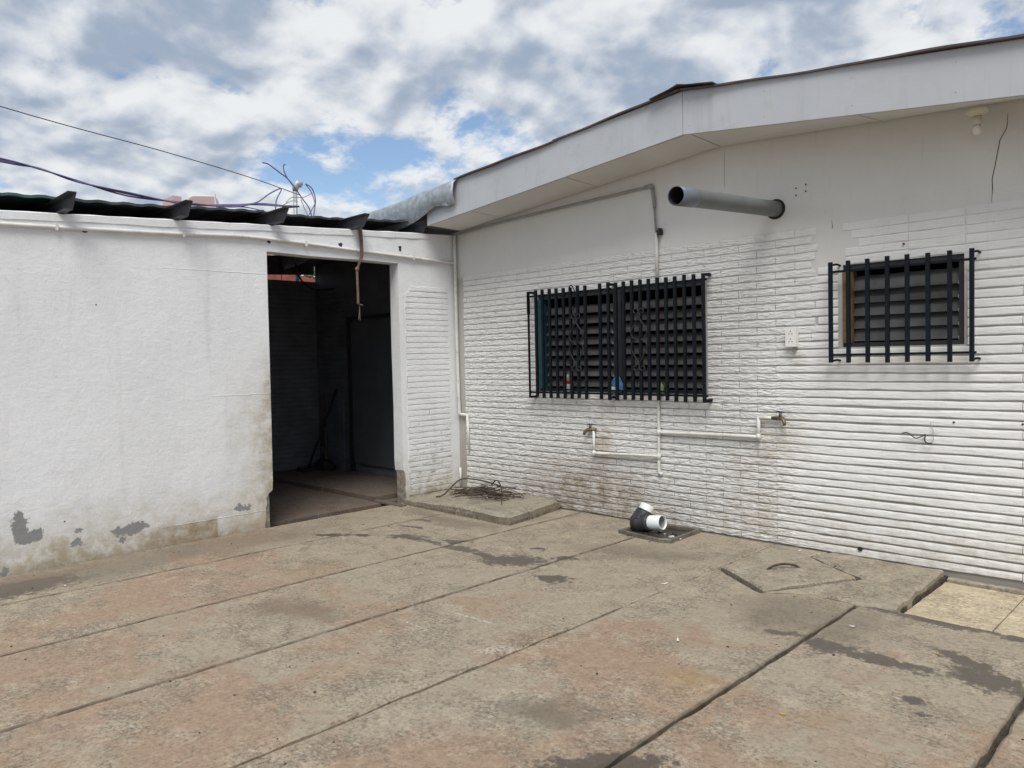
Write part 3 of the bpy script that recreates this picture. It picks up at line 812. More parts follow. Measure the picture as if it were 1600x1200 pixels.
# top coping of uneven mortar
m = MB(); ks = 60; rings = []
for i in range(ks + 1):
    y = -8.6 + 8.55 * i / ks; z = wt(y); e = random.uniform(0, .006)
    rings.append([(0.005 + e, y, z - .045 - random.uniform(0, .012)), (0.007 + e, y, z + .002), (-0.02, y, z + .010 + e), (-TH - .004, y, z + .006), (-TH - .004, y, z - .03)])
m.loft(rings, True, (True, True), smooth=False).build('mortar_coping', 'shed_paint', swall)
# brick strip by the corner, laid on dusty mortar
m = MB(); m.prism([(-0.001, -0.722, 0.06), (-0.001, -0.135, 0.06), (-0.001, -0.135, 2.30), (-0.001, -0.62, 2.30), (-0.001, -0.722, 2.18)], (0.0022, 0, 0)); m.build('mortar_bed', 'mortar_dusty', swall)
BRS = [brick_mesh(300 + i) for i in range(6)]
for me, _ in BRS: me.materials.append(MATS['shed_brick'])
rb = random.Random(9)
for k in range(1, 40):
    zc = k * CH + CH / 2 - 0.01
    if zc > 2.33: break
    y0, y1 = -0.738 + 0.014 * rb.random(), -0.124 + 0.008 * rb.random()
    if zc > 2.20: y0 += (zc - 2.20) * 0.95
    mid = [-0.43, -0.58, -0.27][k % 3]
    e = [y0] + ([mid] if mid > y0 + .05 and zc < 1.0 and k % 2 else []) + [y1]
    for a, b in zip(e[:-1], e[1:]):
        inst('brick', BRS[rb.randrange(6)][0], (0, (a + b) / 2, zc), swall, R(90), ((b - a - 0.002) / BL, rb.uniform(.32, .45) * (1.25 if zc < 0.9 else 1.0), 1.05))
# old bolt holes and screws in the wall
for y, z, r, mt in ((-3.80, 2.562, 0.022, 'slot_dark'), (-2.262, 2.622, 0.022, 'slot_dark'), (-1.50, 2.662, 0.028, 'slot_dark'), (-0.772, 2.70, 0.024, 'slot_dark'), (-0.772, 2.675, 0.02, 'slot_dark')):
    m = MB(); rings = []
    for x, s in ((-.001, 1.0), (0.003, 0.9)):
        rings.append([(x, y + r * s * math.cos(t) * (0.8 + 0.3 * math.sin(3 * t + y * 9)), z + r * s * 0.8 * math.sin(t)) for t in [i * math.pi / 6 for i in range(12)]])
    m.loft(rings, True, (True, True), smooth=False).build('bolt_hole', mt, swall)
for y, z in ((-3.74, 1.992), (-4.02, 0.33)):
    MB().tube([(-.001, y, z), (0.0022, y, z)], 0.0055, 7).build('nail_hole', 'slot_dark', swall)

# inner shell of the shed
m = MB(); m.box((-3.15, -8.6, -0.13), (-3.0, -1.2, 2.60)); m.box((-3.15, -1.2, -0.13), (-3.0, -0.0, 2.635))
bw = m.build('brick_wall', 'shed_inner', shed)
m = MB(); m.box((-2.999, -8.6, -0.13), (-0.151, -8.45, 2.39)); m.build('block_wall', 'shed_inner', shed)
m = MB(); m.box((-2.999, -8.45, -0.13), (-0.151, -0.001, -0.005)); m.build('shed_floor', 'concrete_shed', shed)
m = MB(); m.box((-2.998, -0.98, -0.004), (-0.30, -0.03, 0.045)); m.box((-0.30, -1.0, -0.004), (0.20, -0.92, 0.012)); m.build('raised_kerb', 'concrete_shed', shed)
for k in range(40):
    z0 = 0.08 + 0.064 * k
    if z0 > 2.52: break
    m = MB(); m.prism([(-2.999, -2.6, z0), (-2.986, -2.6, z0 + .006), (-2.986, -2.6, z0 + .05), (-2.999, -2.6, z0 + .055)], (0, 2.57, 0)); m.build('wall_course', 'shed_inner', bw)
    if z0 < 2.4:
        m = MB(); m.prism([(-2.98, -0.001, z0), (-2.98, -0.013, z0 + .006), (-2.98, -0.013, z0 + .05), (-2.98, -0.001, z0 + .055)], (0.76, 0, 0)); m.build('wall_course', 'shed_inner', bw)
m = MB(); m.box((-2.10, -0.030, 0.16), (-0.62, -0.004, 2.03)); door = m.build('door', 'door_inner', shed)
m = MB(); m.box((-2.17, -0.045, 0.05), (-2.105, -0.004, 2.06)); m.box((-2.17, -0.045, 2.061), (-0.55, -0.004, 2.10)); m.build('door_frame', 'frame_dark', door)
# inner lining: dark sheets over the shed side of the house wall and the yard wall
m = MB(); m.box((-2.999, -0.0032, 0.0), (-0.152, -0.0012, 2.92)); m.build('dark_lining', 'shed_inner', shed)
m = MB(); m.box((-TH - .004, -8.4, 0.0), (-TH - .001, -2.41, 2.38)); m.box((-TH - .004, -2.40, 0.45), (-TH - .001, -2.31, 2.5)); m.box((-TH - .004, -0.72, 0.05), (-TH - .001, -0.02, 2.7)); m.build('dark_lining', 'shed_inner', shed)
# beam over the back wall and purlins (C section) sticking out over the yard wall
m = MB(); m.prism([(-3.02, -8.6, 2.27), (-3.02, -0.002, 2.742), (-3.02, -0.002, 3.00), (-3.02, -8.6, 2.50)], (-0.05, 0, 0)); m.build('beam', 'purlin_grey', shed)
PY = [-8.2, -7.3, -6.45, -5.6, -4.78, -3.93, -3.07, -2.205, -1.335, -0.46]
PX = [0.30, 0.26, 0.28, 0.25, 0.27, 0.28, 0.27, 0.27, 0.26, 0.10]
for y, xe in zip(PY, PX):
    z = wt(y) + 0.012; h = 0.112; f = 0.055; t = 0.004; e = random.uniform(-.01, .01)
    m = MB()
    m.prism([(xe - 0.10, y, z), (xe + e, y, z + h), (-3.2, y, z + h), (-3.2, y, z)], (0, t, 0))
    m.prism([(xe + e, y - f, z + h), (xe + e, y + t, z + h), (-3.2, y + t, z + h), (-3.2, y - f, z + h)], (0, 0, t))
    m.prism([(xe - 0.105, y - .001, z), (xe - 0.105, y - f, z), (-3.2, y - f, z), (-3.2, y - .001, z)], (0, 0, t))
    m.build('purlin', 'purlin_grey', shed)
# roof sheets laid across the purlins
for i in range(11):
    a = -8.7 + 0.80 * i; b = min(a + 0.86, -0.02); rings = []; ks = 18; rnd = random.Random(40 + i)
    dz = rnd.uniform(-.004, .010); xo = -0.11 + rnd.uniform(-.03, .03)
    for j in range(ks + 1):
        y = a + (b - a) * j / ks; w = 0.006 * math.sin((y - a) * 2 * math.pi / 0.2) + 0.010 * math.sin(y * 2.3 + i)
        zt = wt(y) + 0.012 + 0.130 + dz + w
        if i == 5 and j < 8: zt += 0.035 * math.sin(j / 8 * math.pi) ** 0.6
        rings.append([(xo, y, zt - 0.016), (xo - 0.004, y, zt + 0.006), (-3.3, y, zt + 0.006), (-3.3, y, zt), (xo - 0.02, y, zt)])
    MB().loft(rings, True, (True, True), smooth=False).build('roof_sheet', 'roof_green' if i in (5,) else 'roof_black', shed)
# the shed roof closes against the house
m = MB(); m.box((-3.1, -0.44, 2.86), (-0.02, -0.002, 2.90)); m.build('roof_flashing', 'roof_black', shed)

# ================================================================== things on and by the walls
GRP = 'white pipes clipped to the walls'
# conduit along the yard wall
t = MB(); t.tube(spline([(0.022, -8.5, 2.42), (0.022, -6, 2.50), (0.022, -4.36, 2.550), (0.022, -3.2, 2.60), (0.022, -2.399, 2.643), (0.022, -1.3, 2.618), (0.022, -0.70, 2.603), (0.024, -0.128, 2.588), (0.03, -0.055, 2.588)], 8), 0.0165, 10)
o = t.build('conduit_pipe', 'pipe_painted'); tag(o, 'long white conduit sagging along the top of the yard wall', 'pipe')
for y, z in ((-4.0, 2.566), (-3.05, 2.607), (-1.9, 2.634), (-0.62, 2.602)):
    MB().box((0.001, y - .009, z - .026), (0.040, y + .009, z + .024)).build('clip', 'pipe_painted', o)
cp = empty('corner_pipe', (0.045, -0.045, 0.0), 'white vertical pipe in the corner with a kinked lower end', 'pipe')
MB().tube(spline([(0.04, -0.045, 2.90), (0.04, -0.042, 2.2), (0.038, -0.036, 1.5), (0.042, -0.030, 0.95), (0.055, -0.030, 0.888)], 6), 0.0175, 10).build('riser', 'pipe_painted', cp)
MB().tube([(0.05, -0.030, 0.890), (0.10, -0.03, 0.885), (0.175, -0.030, 0.882)], 0.0165, 10).build('elbow_run', 'pipe_painted', cp)
MB().tube([(0.172, -0.030, 0.895), (0.185, -0.032, 0.70), (0.192, -0.032, 0.49)], [0.014, 0.013, 0.012], 9).build('stub', 'pipe_painted', cp)
MB().tube([(0.037, -0.03, 0.28), (0.037, -0.03, 0.09)], 0.0125, 9).build('stub', 'pipe_painted', cp)
# water pipe under the left window with its two arms
wp = empty('water_pipe', (2.705, 0, 0.45), 'white water pipe below left window with branches to both taps', 'pipe')
MB().tube(spline([(2.708, -0.032, 1.17), (2.707, -0.032, 0.9), (2.703, -0.033, 0.50), (2.712, -0.030, 0.462), (2.728, -0.012, 0.458)], 5), 0.0140, 10).build('riser', 'pipe_painted', wp)
MB().tube(spline([(2.708, -0.034, 0.822), (3.1, -0.034, 0.832), (3.64, -0.034, 0.838)], 5), 0.0130, 10).build('branch_pipe', 'pipe_painted', wp)
MB().tube([(3.640, -0.034, 0.822), (3.648, -0.034, 0.9), (3.648, -0.034, 1.0)], 0.0140, 10).build('riser', 'pipe_painted', wp)
MB().tube([(3.64, -0.034, 0.990), (3.72, -0.034, 0.993), (3.775, -0.034, 0.995)], 0.013, 10).build('tap_feed', 'pipe_painted', wp)
MB().tube(spline([(2.703, -0.034, 0.612), (2.4, -0.036, 0.604), (1.975, -0.036, 0.586)], 5), 0.0130, 10).build('branch_pipe', 'pipe_painted', wp)
MB().tube([(1.972, -0.036, 0.575), (1.975, -0.036, 0.68), (1.978, -0.036, 0.80)], 0.0130, 10).build('riser', 'pipe_painted', wp)
for q in ((2.708, -0.033, 0.822), (2.704, -0.033, 0.61), (3.645, -0.034, 0.838), (1.973, -0.036, 0.586)):
    MB().tube([(q[0], q[1], q[2] - .026), (q[0], q[1], q[2] + .026)], 0.0175, 10).build('joint', 'pipe_painted', wp)


def tap(loc, label, side):
    x, y, z = loc
    t = empty('water_tap', loc, label, 'tap', 'brass taps on the house wall')
    MB().tube([(x - side * 0.03, y, z), (x + side * .035, y, z), (x + side * .065, y - .012, z - .004), (x + side * .085, y - .03, z - .03), (x + side * .088, y - .034, z - .052)], [0.013, 0.016, 0.018, 0.014, 0.012], 10).build('spout', 'brass', t)
    MB().tube([(x + side * .04, y - .002, z + .008), (x + side * .04, y - .002, z + .045)], [0.013, 0.008], 10).build('stem', 'brass', t)
    m = MB(); hx, hz = x + side * .04, z + .048
    m.tube([(hx - .032, y - .002, hz), (hx - .012, y - .002, hz + .003), (hx + .012, y - .002, hz + .003), (hx + .032, y - .002, hz)], [0.007, .005, .005, .007], 8)
    m.tube([(hx, y - .03, hz), (hx, y + .026, hz)], [0.006, 0.006], 8); m.build('cross_handle', 'tap_blue', t)


tap((1.972, -0.036, 0.812), 'brass tap with blue cross handle, left of the two, above stained bricks', -1)
tap((3.79, -0.036, 0.995), 'brass tap with blue cross handle, right of the two, below the wall socket', 1)

# grey conduit that climbs beside the left window to the eave
o = MB().tube(spline([(0.10, -0.028, 2.905), (0.8, -0.024, 2.945), (1.6, -0.022, 2.968), (2.3, -0.022, 2.984), (2.60, -0.022, 2.992)], 6), 0.013, 9).build('eave_conduit', 'conduit_grey')
tag(o, 'grey conduit running under the eave then down beside left window', 'pipe')
MB().tube([(2.598, -0.022, 2.995), (2.655, -0.022, 2.998), (2.668, -0.022, 2.97)], 0.017, 9).build('bend', 'conduit_grey', o)
MB().tube([(2.666, -0.022, 2.975), (2.682, -0.022, 2.86), (2.686, -0.022, 2.80)], 0.0155, 9).build('drop', 'conduit_grey', o)
MB().tube([(2.686, -0.022, 2.80), (2.694, -0.02, 2.65), (2.70, -0.022, 2.565)], 0.009, 8).build('cable', 'conduit_grey', o)
MB().tube([(2.703, -0.024, 2.58), (2.706, -0.024, 2.40), (2.708, -0.024, 2.15)], 0.0165, 9).build('painted_pipe', 'pipe_painted', o)
m = MB(); m.box((2.725, -0.05, 2.555), (2.76, -0.004, 2.595)); m.box((2.728, -0.045, 2.60), (2.755, -0.004, 2.612)); m.build('junction', 'slot_dark', o)

# big vent pipe
vp = empty('vent_pipe', (3.79, -0.7, 2.5), 'thick grey plastic vent pipe sticking out of the wall high up', 'pipe')
A, B = Vector((3.79, 0.03, 2.624)), Vector((3.79, -1.41, 2.534)); d = (B - A).normalized()
def ringpts(c, r, k=28):
    u = Vector((1, 0, 0)); v = d.cross(u).normalized()
    return [c + (u * math.cos(2 * math.pi * i / k) + v * math.sin(2 * math.pi * i / k)) * r for i in range(k)]
m = MB(); m.loft([ringpts(A, .0605), ringpts(A.lerp(B, .5), .0607), ringpts(A.lerp(B, .86), .061)], True, (False, False)); m.build('pipe_body', 'pvc_grey', vp)
m = MB(); e0 = A.lerp(B, .855); m.loft([ringpts(e0, .0609), ringpts(e0 + d * .004, .0635), ringpts(B, .0645), ringpts(B, .0585)], True, (False, False)); m.build('end_sleeve', 'pvc_bluegrey', vp)
m = MB(); m.loft([ringpts(B + d * -.001, .0587), ringpts(A.lerp(B, .3), .056), ringpts(A.lerp(B, .29), .001)], True, (False, False)); m.build('bore', 'pipe_inside', vp)
m = MB(); c0 = Vector((3.79, -0.001, 2.6215)); m.loft([[q + Vector((0, 0.0, 0)) for q in [c0 + Vector((math.cos(t), 0, math.sin(t))) * 0.079 for t in [i * 2 * math.pi / 28 for i in range(28)]]], [c0 + Vector((math.cos(t) * .074, -.006, math.sin(t) * .074)) for t in [i * 2 * math.pi / 28 for i in range(28)]], [c0 + Vector((math.cos(t) * .058, -.004, math.sin(t) * .058)) for t in [i * 2 * math.pi / 28 for i in range(28)]]], True, (False, False), smooth=False); m.build('wall_hole', 'slot_dark', vp)

# socket
so = empty('wall_socket', (3.925, -0.02, 1.55), 'white double wall socket between the two windows', 'socket')
MB().prism([(3.884, -0.006, 1.550), (3.968, -0.006, 1.548), (3.968, -0.006, 1.697), (3.884, -0.006, 1.698)], (0, -0.05, 0)).build('box', 'outlet_white', so)
for zz in (1.655, 1.595):
    for dx_, dz_ in ((-.012, -.008), (.012, -.008), (0, .012)):
        MB().box((3.926 + dx_ - .003, -0.0572, zz + dz_ - .004), (3.926 + dx_ + .003, -0.0555, zz + dz_ + .004)).build('pin_slot', 'slot_dark', so)
MB().box((3.93, -0.03, 1.500), (3.948, -0.004, 1.547)).build('cable_tail', 'conduit_grey', so)

# lamp under the eave
lx, ly, lz = 5.205, -0.16, 3.004
la = empty('ceiling_lamp', (lx, ly, lz - .15), 'cream lamp holder with bare bulb under the eave', 'lamp')
def lathe(mb, c, prof, k=20):
    mb.loft([[(c[0] + r * math.cos(2 * math.pi * i / k), c[1] + r * math.sin(2 * math.pi * i / k), c[2] + z) for i in range(k)] for r, z in prof], True, (True, True))
    return mb
lathe(MB(), (lx, ly, lz), [(0.066, 0.012), (0.068, -0.008), (0.060, -0.018), (0.040, -0.026), (0.030, -0.034)]).build('base', 'lamp_cream', la)
lathe(MB(), (lx, ly, lz), [(0.024, -0.034), (0.024, -0.082), (0.021, -0.088)]).build('holder', 'lamp_cream', la)
lathe(MB(), (lx, ly, lz), [(0.014, -0.088), (0.022, -0.102), (0.029, -0.118), (0.028, -0.134), (0.018, -0.148), (0.002, -0.153)]).build('bulb', 'bulb_glass', la)

# loose wire on the right courses
o = MB().tube(spline([(4.713, -0.03, 0.925), (4.745, -0.035, 0.932), (4.775, -0.03, 0.912), (4.80, -0.035, 0.897), (4.835, -0.032, 0.908), (4.856, -0.02, 0.922)], 5), 0.0038, 6).build('loose_wire', 'wire_black')
tag(o, 'short loose dark wire poking from the right wall courses', 'wire')
MB().tube(spline([(4.857, -0.018, 0.923), (4.858, -0.035, 0.885), (4.875, -0.04, 0.868), (4.902, -0.035, 0.868)], 5), 0.0045, 6).build('wire_loop', 'wire_black', o)
MB().tube(spline([(4.902, -0.035, 0.868), (4.911, -0.03, 0.90), (4.910, -0.028, 0.95), (4.897, -0.018, 0.985), (4.887, -0.01, 1.012)], 5), 0.0022, 6).build('thin_wire', 'wire_grey', o)

# ================================================================== window grilles
def bar(mb, x, y, z0, z1, w=0.0125): mb.box((x - w, y - w, z0), (x + w, y + w, z1)); return mb


G1X = [1.214, 1.318, 1.406, 1.5, 1.59, 1.682, 1.77, 1.859, 1.951, 2.127, 2.223, 2.309, 2.396, 2.487, 2.577, 2.665, 2.756, 2.845, 2.934, 3.025, 3.116, 3.206]
g1 = empty('window_grille', (2.2, -0.1, 1.1), 'wide black iron security grille with scrollwork over the left window', 'window grille')
YG = -0.10
for i, x in enumerate(G1X):
    if i == 0: z0, z1, w = 1.105, 2.17, 0.008
    else: z0, z1, w = 1.108 + random.uniform(-.006, .006), 2.178 + random.uniform(-.006, .004), 0.0122
    bar(MB(), x, YG, z0, z1, w).build('bar', 'bar_navy', g1)
MB().box((1.200, -0.108, 1.95), (1.226, -0.088, 2.172)).build('hinge_plate', 'bar_navy', g1)
for z in (2.125, 1.158):
    MB().box((1.207, -0.086, z - .009), (2.236, -0.070, z + .009)).build('rail', 'bar_navy', g1)
    MB().box((2.296, -0.086, z - .009), (3.225, -0.070, z + .009)).build('rail', 'bar_navy', g1)
MB().box((1.45, -0.084, 1.183), (3.2, -0.072, 1.196)).build('rail', 'bar_navy', g1)
for x, z in ((1.214, 2.165), (1.214, 1.112), (2.223, 2.165), (2.223, 1.125), (3.215, 2.165), (3.215, 1.120)):
    MB().box((x - .012, -0.0865, z - .011), (x + .014, -0.003, z + .011)).build('wall_lug', 'bar_navy', g1)
MB().box((3.207, -0.112, 2.150), (3.268, -0.088, 2.172)).build('end_lug', 'bar_navy', g1)
MB().box((3.207, -0.112, 1.108), (3.265, -0.088, 1.128)).build('end_lug', 'bar_navy', g1)


def scroll(cx, z0, z1, y, mat='scroll_iron', parent=None):
    H = z1 - z0; zc = (z0 + z1) / 2
    for s in (-1, 1):
        # outer S bar: spiral on top, belly, spiral at the foot
        pts = []
        for k in range(11):
            a = -0.6 * math.pi + k / 10 * 1.9 * math.pi; r = 0.010 + 0.026 * k / 10
            pts.append((cx + s * (0.034 + r * math.cos(a)), y, z1 - 0.035 + r * math.sin(a)))
        pts += [(cx + s * 0.012, y, z1 - 0.10), (cx + s * 0.055, y, z1 - 0.16), (cx + s * 0.085, y, zc + 0.055), (cx + s * 0.058, y, zc + 0.012), (cx + s * 0.02, y, zc)]
        MB().tube(spline(pts, 3), 0.0055, 6).build('scroll', mat, parent)
        pts = [(cx + s * 0.02, y, zc), (cx + s * 0.075, y, zc - 0.03), (cx + s * 0.082, y, zc - 0.085), (cx + s * 0.045, y, zc - 0.15), (cx + s * 0.012, y, z0 + 0.08)]
        for k in range(10):
            a = 0.95 * math.pi + k / 9 * 1.8 * math.pi; r = 0.034 - 0.024 * k / 9
            pts.append((cx + s * (0.036 + r * math.cos(a)), y, z0 + 0.03 + r * math.sin(a)))
        MB().tube(spline(pts, 3), 0.0055, 6).build('scroll', mat, parent)


scroll(1.846, 1.37, 1.92, -0.118, parent=g1); scroll(2.568, 1.37, 1.93, -0.118, parent=g1)
MB().tube(spline([(1.77, -0.118, 2.17), (1.80, -0.12, 2.19), (1.835, -0.12, 2.14), (1.855, -0.12, 2.03), (1.82, -0.12, 1.96), (1.77, -0.118, 1.98)], 5), 0.0055, 6).build('scroll', 'bar_navy', g1)

g2 = empty('window_grille', (4.7, -0.1, 1.42), 'narrow black iron grille of eight plain bars over the right window', 'window grille')
for x in [4.251, 4.377, 4.51, 4.642, 4.77, 4.899, 5.03, 5.158]:
    bar(MB(), x, YG, 1.422 + random.uniform(-.003, .003), 2.153 + random.uniform(-.004, .004), 0.0125).build('bar', 'bar_navy', g2)
for z in (2.084, 1.480): MB().box((4.245, -0.087, z - .008), (5.178, -0.071, z + .008)).build('rail', 'bar_navy', g2)
for x, z in ((4.262, 2.135), (4.262, 1.438), (5.162, 2.13), (5.162, 1.438)):
    MB().tube([(x, -0.087, z), (x + .02, -0.06, z + .004), (x + .02, -0.004, z)], 0.008, 7).build('wall_lug', 'bar_navy', g2)

# bottle and bags on the sill of the left window
bt = empty('soda_bottle', (1.652, -0.02, 1.166), 'small clear plastic bottle with red label on the left sill', 'bottle')
lathe(MB(), (1.652, -0.02, 1.166), [(0.024, 0.0), (0.028, 0.01), (0.028, 0.07), (0.026, 0.08)], 14).build('body', 'plastic_clear', bt)
lathe(MB(), (1.652, -0.02, 1.166), [(0.0285, 0.081), (0.0285, 0.125)], 14).build('label_band', 'label_red', bt)
lathe(MB(), (1.652, -0.02, 1.166), [(0.027, 0.126), (0.012, 0.155), (0.011, 0.170), (0.0, 0.171)], 14).build('neck', 'plastic_clear', bt)
m = MB(); k = 14; rings = []; rnd = random.Random(3)
for i, (r, z) in enumerate([(0.045, 0.0), (0.075, 0.02), (0.078, 0.06), (0.060, 0.10), (0.035, 0.14), (0.018, 0.155)]):
    rings.append([(2.235 + r * math.cos(2 * math.pi * j / k) * rnd.uniform(.85, 1.15) + 0.02 * i / 5, 0.0 - 0.02 + 0.3 * r * math.sin(2 * math.pi * j / k), 1.166 + z + rnd.uniform(-.004, .004)) for j in range(k)])
o = m.loft(rings, True, (True, True), smooth=False).build('plastic_bag', 'bag_blue'); tag(o, 'crumpled blue plastic bag at the middle of the left sill', 'bag')
MB().prism([(2.19, -0.050, 1.185), (2.245, -0.050, 1.180), (2.25, -0.050, 1.215), (2.20, -0.050, 1.225)], (0, 0.012, 0)).build('white_print', 'litter_pale', o)
o = lathe(MB(), (2.735, -0.02, 1.166), [(0.018, 0.0), (0.024, 0.03), (0.020, 0.07), (0.008, 0.085), (0.006, 0.10)], 12).build('green_bottle', 'cap_green'); tag(o, 'tiny yellow green bottle at the right of the left sill', 'bottle')

# ================================================================== corner pad, rebar, drain, elbow
pad = MB(); rnd = random.Random(11)
base = [(0.03, -0.86), (0.25, -0.905), (0.7, -0.90), (1.2, -0.905), (1.58, -0.93), (1.70, -0.90), (1.68, -0.75), (1.63, -0.45), (1.585, -0.22), (1.55, -0.03), (0.8, -0.02), (0.03, -0.02)]
ringsp = []
fine_base = []
for i in range(len(base)):
    a, b = Vector((*base[i], 0)), Vector((*base[(i + 1) % len(base)], 0)); ks = max(1, int((b - a).length / .1))
    for j in range(ks): fine_base.append(a.lerp(b, j / ks))
cen = Vector((0.8, -0.42, 0))
for ins, z in ((0.0, -0.01), (0.004, 0.03), (0.018, 0.066), (0.04, 0.088), (0.075, 0.095)):
    r_ = []
    for q in fine_base:
        v = q - cen; s = 1 - ins / max(.3, v.length) * (1.6 if q.y < -0.5 or q.x > 1.5 else 0.1)
        hh = z * (0.55 + 0.45 * min(1, max(0, q.x) / 0.9)) if z > 0 else z
        r_.append((cen.x + v.x * s + rnd.gauss(0, .003), cen.y + v.y * s + rnd.gauss(0, .003), hh + (rnd.gauss(0, .002) if z > 0 else 0)))
    ringsp.append(r_)
pad.loft(ringsp[2:], True, (False, True), smooth=False)
o = pad.build('concrete_pad', 'concrete_pad'); MB().loft(ringsp[:3], True, (False, False), smooth=False).build('stained_side', 'concrete_damp', o); tag(o, 'low raised concrete pad in the corner below the rusty rods', 'plinth')

rebar = empty('rebar_tangle', (0.8, -0.35, 0.06), 'tangled heap of rusty reinforcing rods on the corner pad', 'scrap metal')
rnd = random.Random(21)
def pz(x): return 0.095 * (0.55 + 0.45 * min(1, max(0, x) / 0.9))
MB().tube(spline([(0.36, -0.66, pz(.3) + .01), (0.42, -0.60, 0.10), (0.36, -0.33, 0.21), (0.47, -0.22, 0.215), (0.75, -0.22, 0.20), (0.95, -0.25, 0.18)], 6), 0.0085, 7).build('rod', 'steel_rusty', rebar)
MB().tube(spline([(0.72, -0.2, 0.17), (0.80, -0.22, 0.23), (0.88, -0.25, 0.235), (0.95, -0.28, 0.18), (0.98, -0.30, 0.10)], 6), 0.0075, 7).build('rod', 'steel_rusty', rebar)
for i in range(64):
    x = rnd.uniform(0.40, 1.12); y = -0.13 - 0.36 * rnd.random() - 0.10 * (x - .4); a = rnd.gauss(0.05 if rnd.random() < .6 else 1.3, 0.35); L = rnd.uniform(0.12, 0.42)
    z = pz(x) + rnd.uniform(0.005, 0.05); c_, s_ = math.cos(a), math.sin(a)
    p0 = Vector((x - c_ * L / 2, min(-.03, y - s_ * L / 2), max(pz(x) + .005, z + rnd.uniform(-.03, .03)))); p1 = Vector((x + c_ * L / 2, min(-.03, y + s_ * L / 2), max(pz(x) + .005, z + rnd.uniform(-.03, .03))))
    mid = (p0 + p1) / 2 + Vector((0, rnd.uniform(-.03, .03), rnd.uniform(0, .03)))
    MB().tube([p0, p0.lerp(mid, .6), mid, mid.lerp(p1, .5), p1], rnd.uniform(.003, .0055), 6).build('rod', 'steel_rusty', rebar)
for x, y in ((1.28, -0.60), (1.0, -0.42)):
    MB().tube([(x, y, pz(x) - .01), (x + .004, y, pz(x) + .075)], 0.004, 6).build('rod', 'steel_rusty', rebar)

# drain tray
tr = empty('drain_tray', (2.87, -0.31, 0), 'rusty square metal drain frame in the paving under the pipe elbow', 'drain')
c = [Vector(q) for q in ((2.61, -0.52, 0), (3.06, -0.585, 0), (3.15, -0.54, 0), (3.13, -0.045, 0), (2.64, -0.10, 0))]
cc = sum(c, Vector()) / 5
m = MB(); rings = []
for s, z in ((1.0, -.02), (1.0, .028), (0.985, .034), (0.93, .034), (0.915, .028), (0.915, .004)):
    rings.append([cc + (q - cc) * s + Vector((0, 0, z)) for q in c])
m.loft(rings, True, (False, False), smooth=False).build('frame', 'tray_metal', tr)
m = MB(); m.quad(*[cc + (q - cc) * .93 + Vector((0, 0, .006)) for q in c]); m.build('wet_bottom', 'tray_wet', tr)
rnd = random.Random(4)
for i in range(26):
    q = cc + Vector((rnd.uniform(-.2, .22), rnd.uniform(-.2, .2), .007)); r = rnd.uniform(.006, .02)
    m = MB(); m.loft([[(q.x + r * math.cos(t) * rnd.uniform(.6, 1.2), q.y + r * math.sin(t) * rnd.uniform(.6, 1.2), q.z + (0 if j == 0 else r * .5)) for t in [k * math.pi / 3 for k in range(6)]] for j in range(2)], True, (False, True), smooth=False)
    m.build('debris', rnd.choice(['litter_pale', 'steel_rusty', 'tray_metal', 'joint_dirt']), tr)

el = empty('pipe_elbow', (2.76, -0.32, 0.0), 'black rubber elbow with two white pipe stubs standing on the drain', 'pipe fitting')
def ring_at(c, d, r, k=22):
    c = Vector(c); d = Vector(d).normalized(); u = d.orthogonal().normalized(); v = d.cross(u)
    return [c + (u * math.cos(2 * math.pi * i / k) + v * math.sin(2 * math.pi * i / k)) * r for i in range(k)]
def align(rings):
    out_ = [rings[0]]
    for r in rings[1:]:
        best = min(range(len(r)), key=lambda s: (Vector(r[s]) - Vector(out_[-1][0])).length); q = r[best:] + r[:best]
        out_.append(q)
    return out_
T0 = Vector((2.720, -0.285, 0.158)); TD = Vector((0.16, 0.47, 0.80)).normalized()
S0 = Vector((2.805, -0.335, 0.088)); SD = Vector((0.95, -0.03, 0.13)).normalized()
path = bez(T0 + TD * .01, T0 - TD * .13, S0 - SD * .15, S0 + SD * .01, 14)
rr = [.073, .076, .077, .078, .081, .085, .088, .089, .088, .085, .081, .078, .076, .075, .072]
MB().tube(path, rr, 22).build('rubber_elbow', 'rubber_black', el)
for c0, dd, L in ((T0, TD, 0.065), (S0, SD, 0.135)):
    rings = [ring_at(c0 + dd * q, dd, r) for q, r in ((-.02, .060), (L, .0605), (L + .001, .0595), (L, .0545), (L - .02, .054))]
    m = MB(); m.loft(align(rings), True, (False, False)); m.build('pvc_stub', 'pvc_white', el)
    rings = [ring_at(c0 + dd * q, dd, r) for q, r in ((L - .021, .0539), (-.01, .053), (-.012, .002))]
    m = MB(); m.loft(align(rings), True, (False, False)); m.build('stub_bore', 'conduit_grey', el)  # grey lining puts the shade inside the white stub into colour

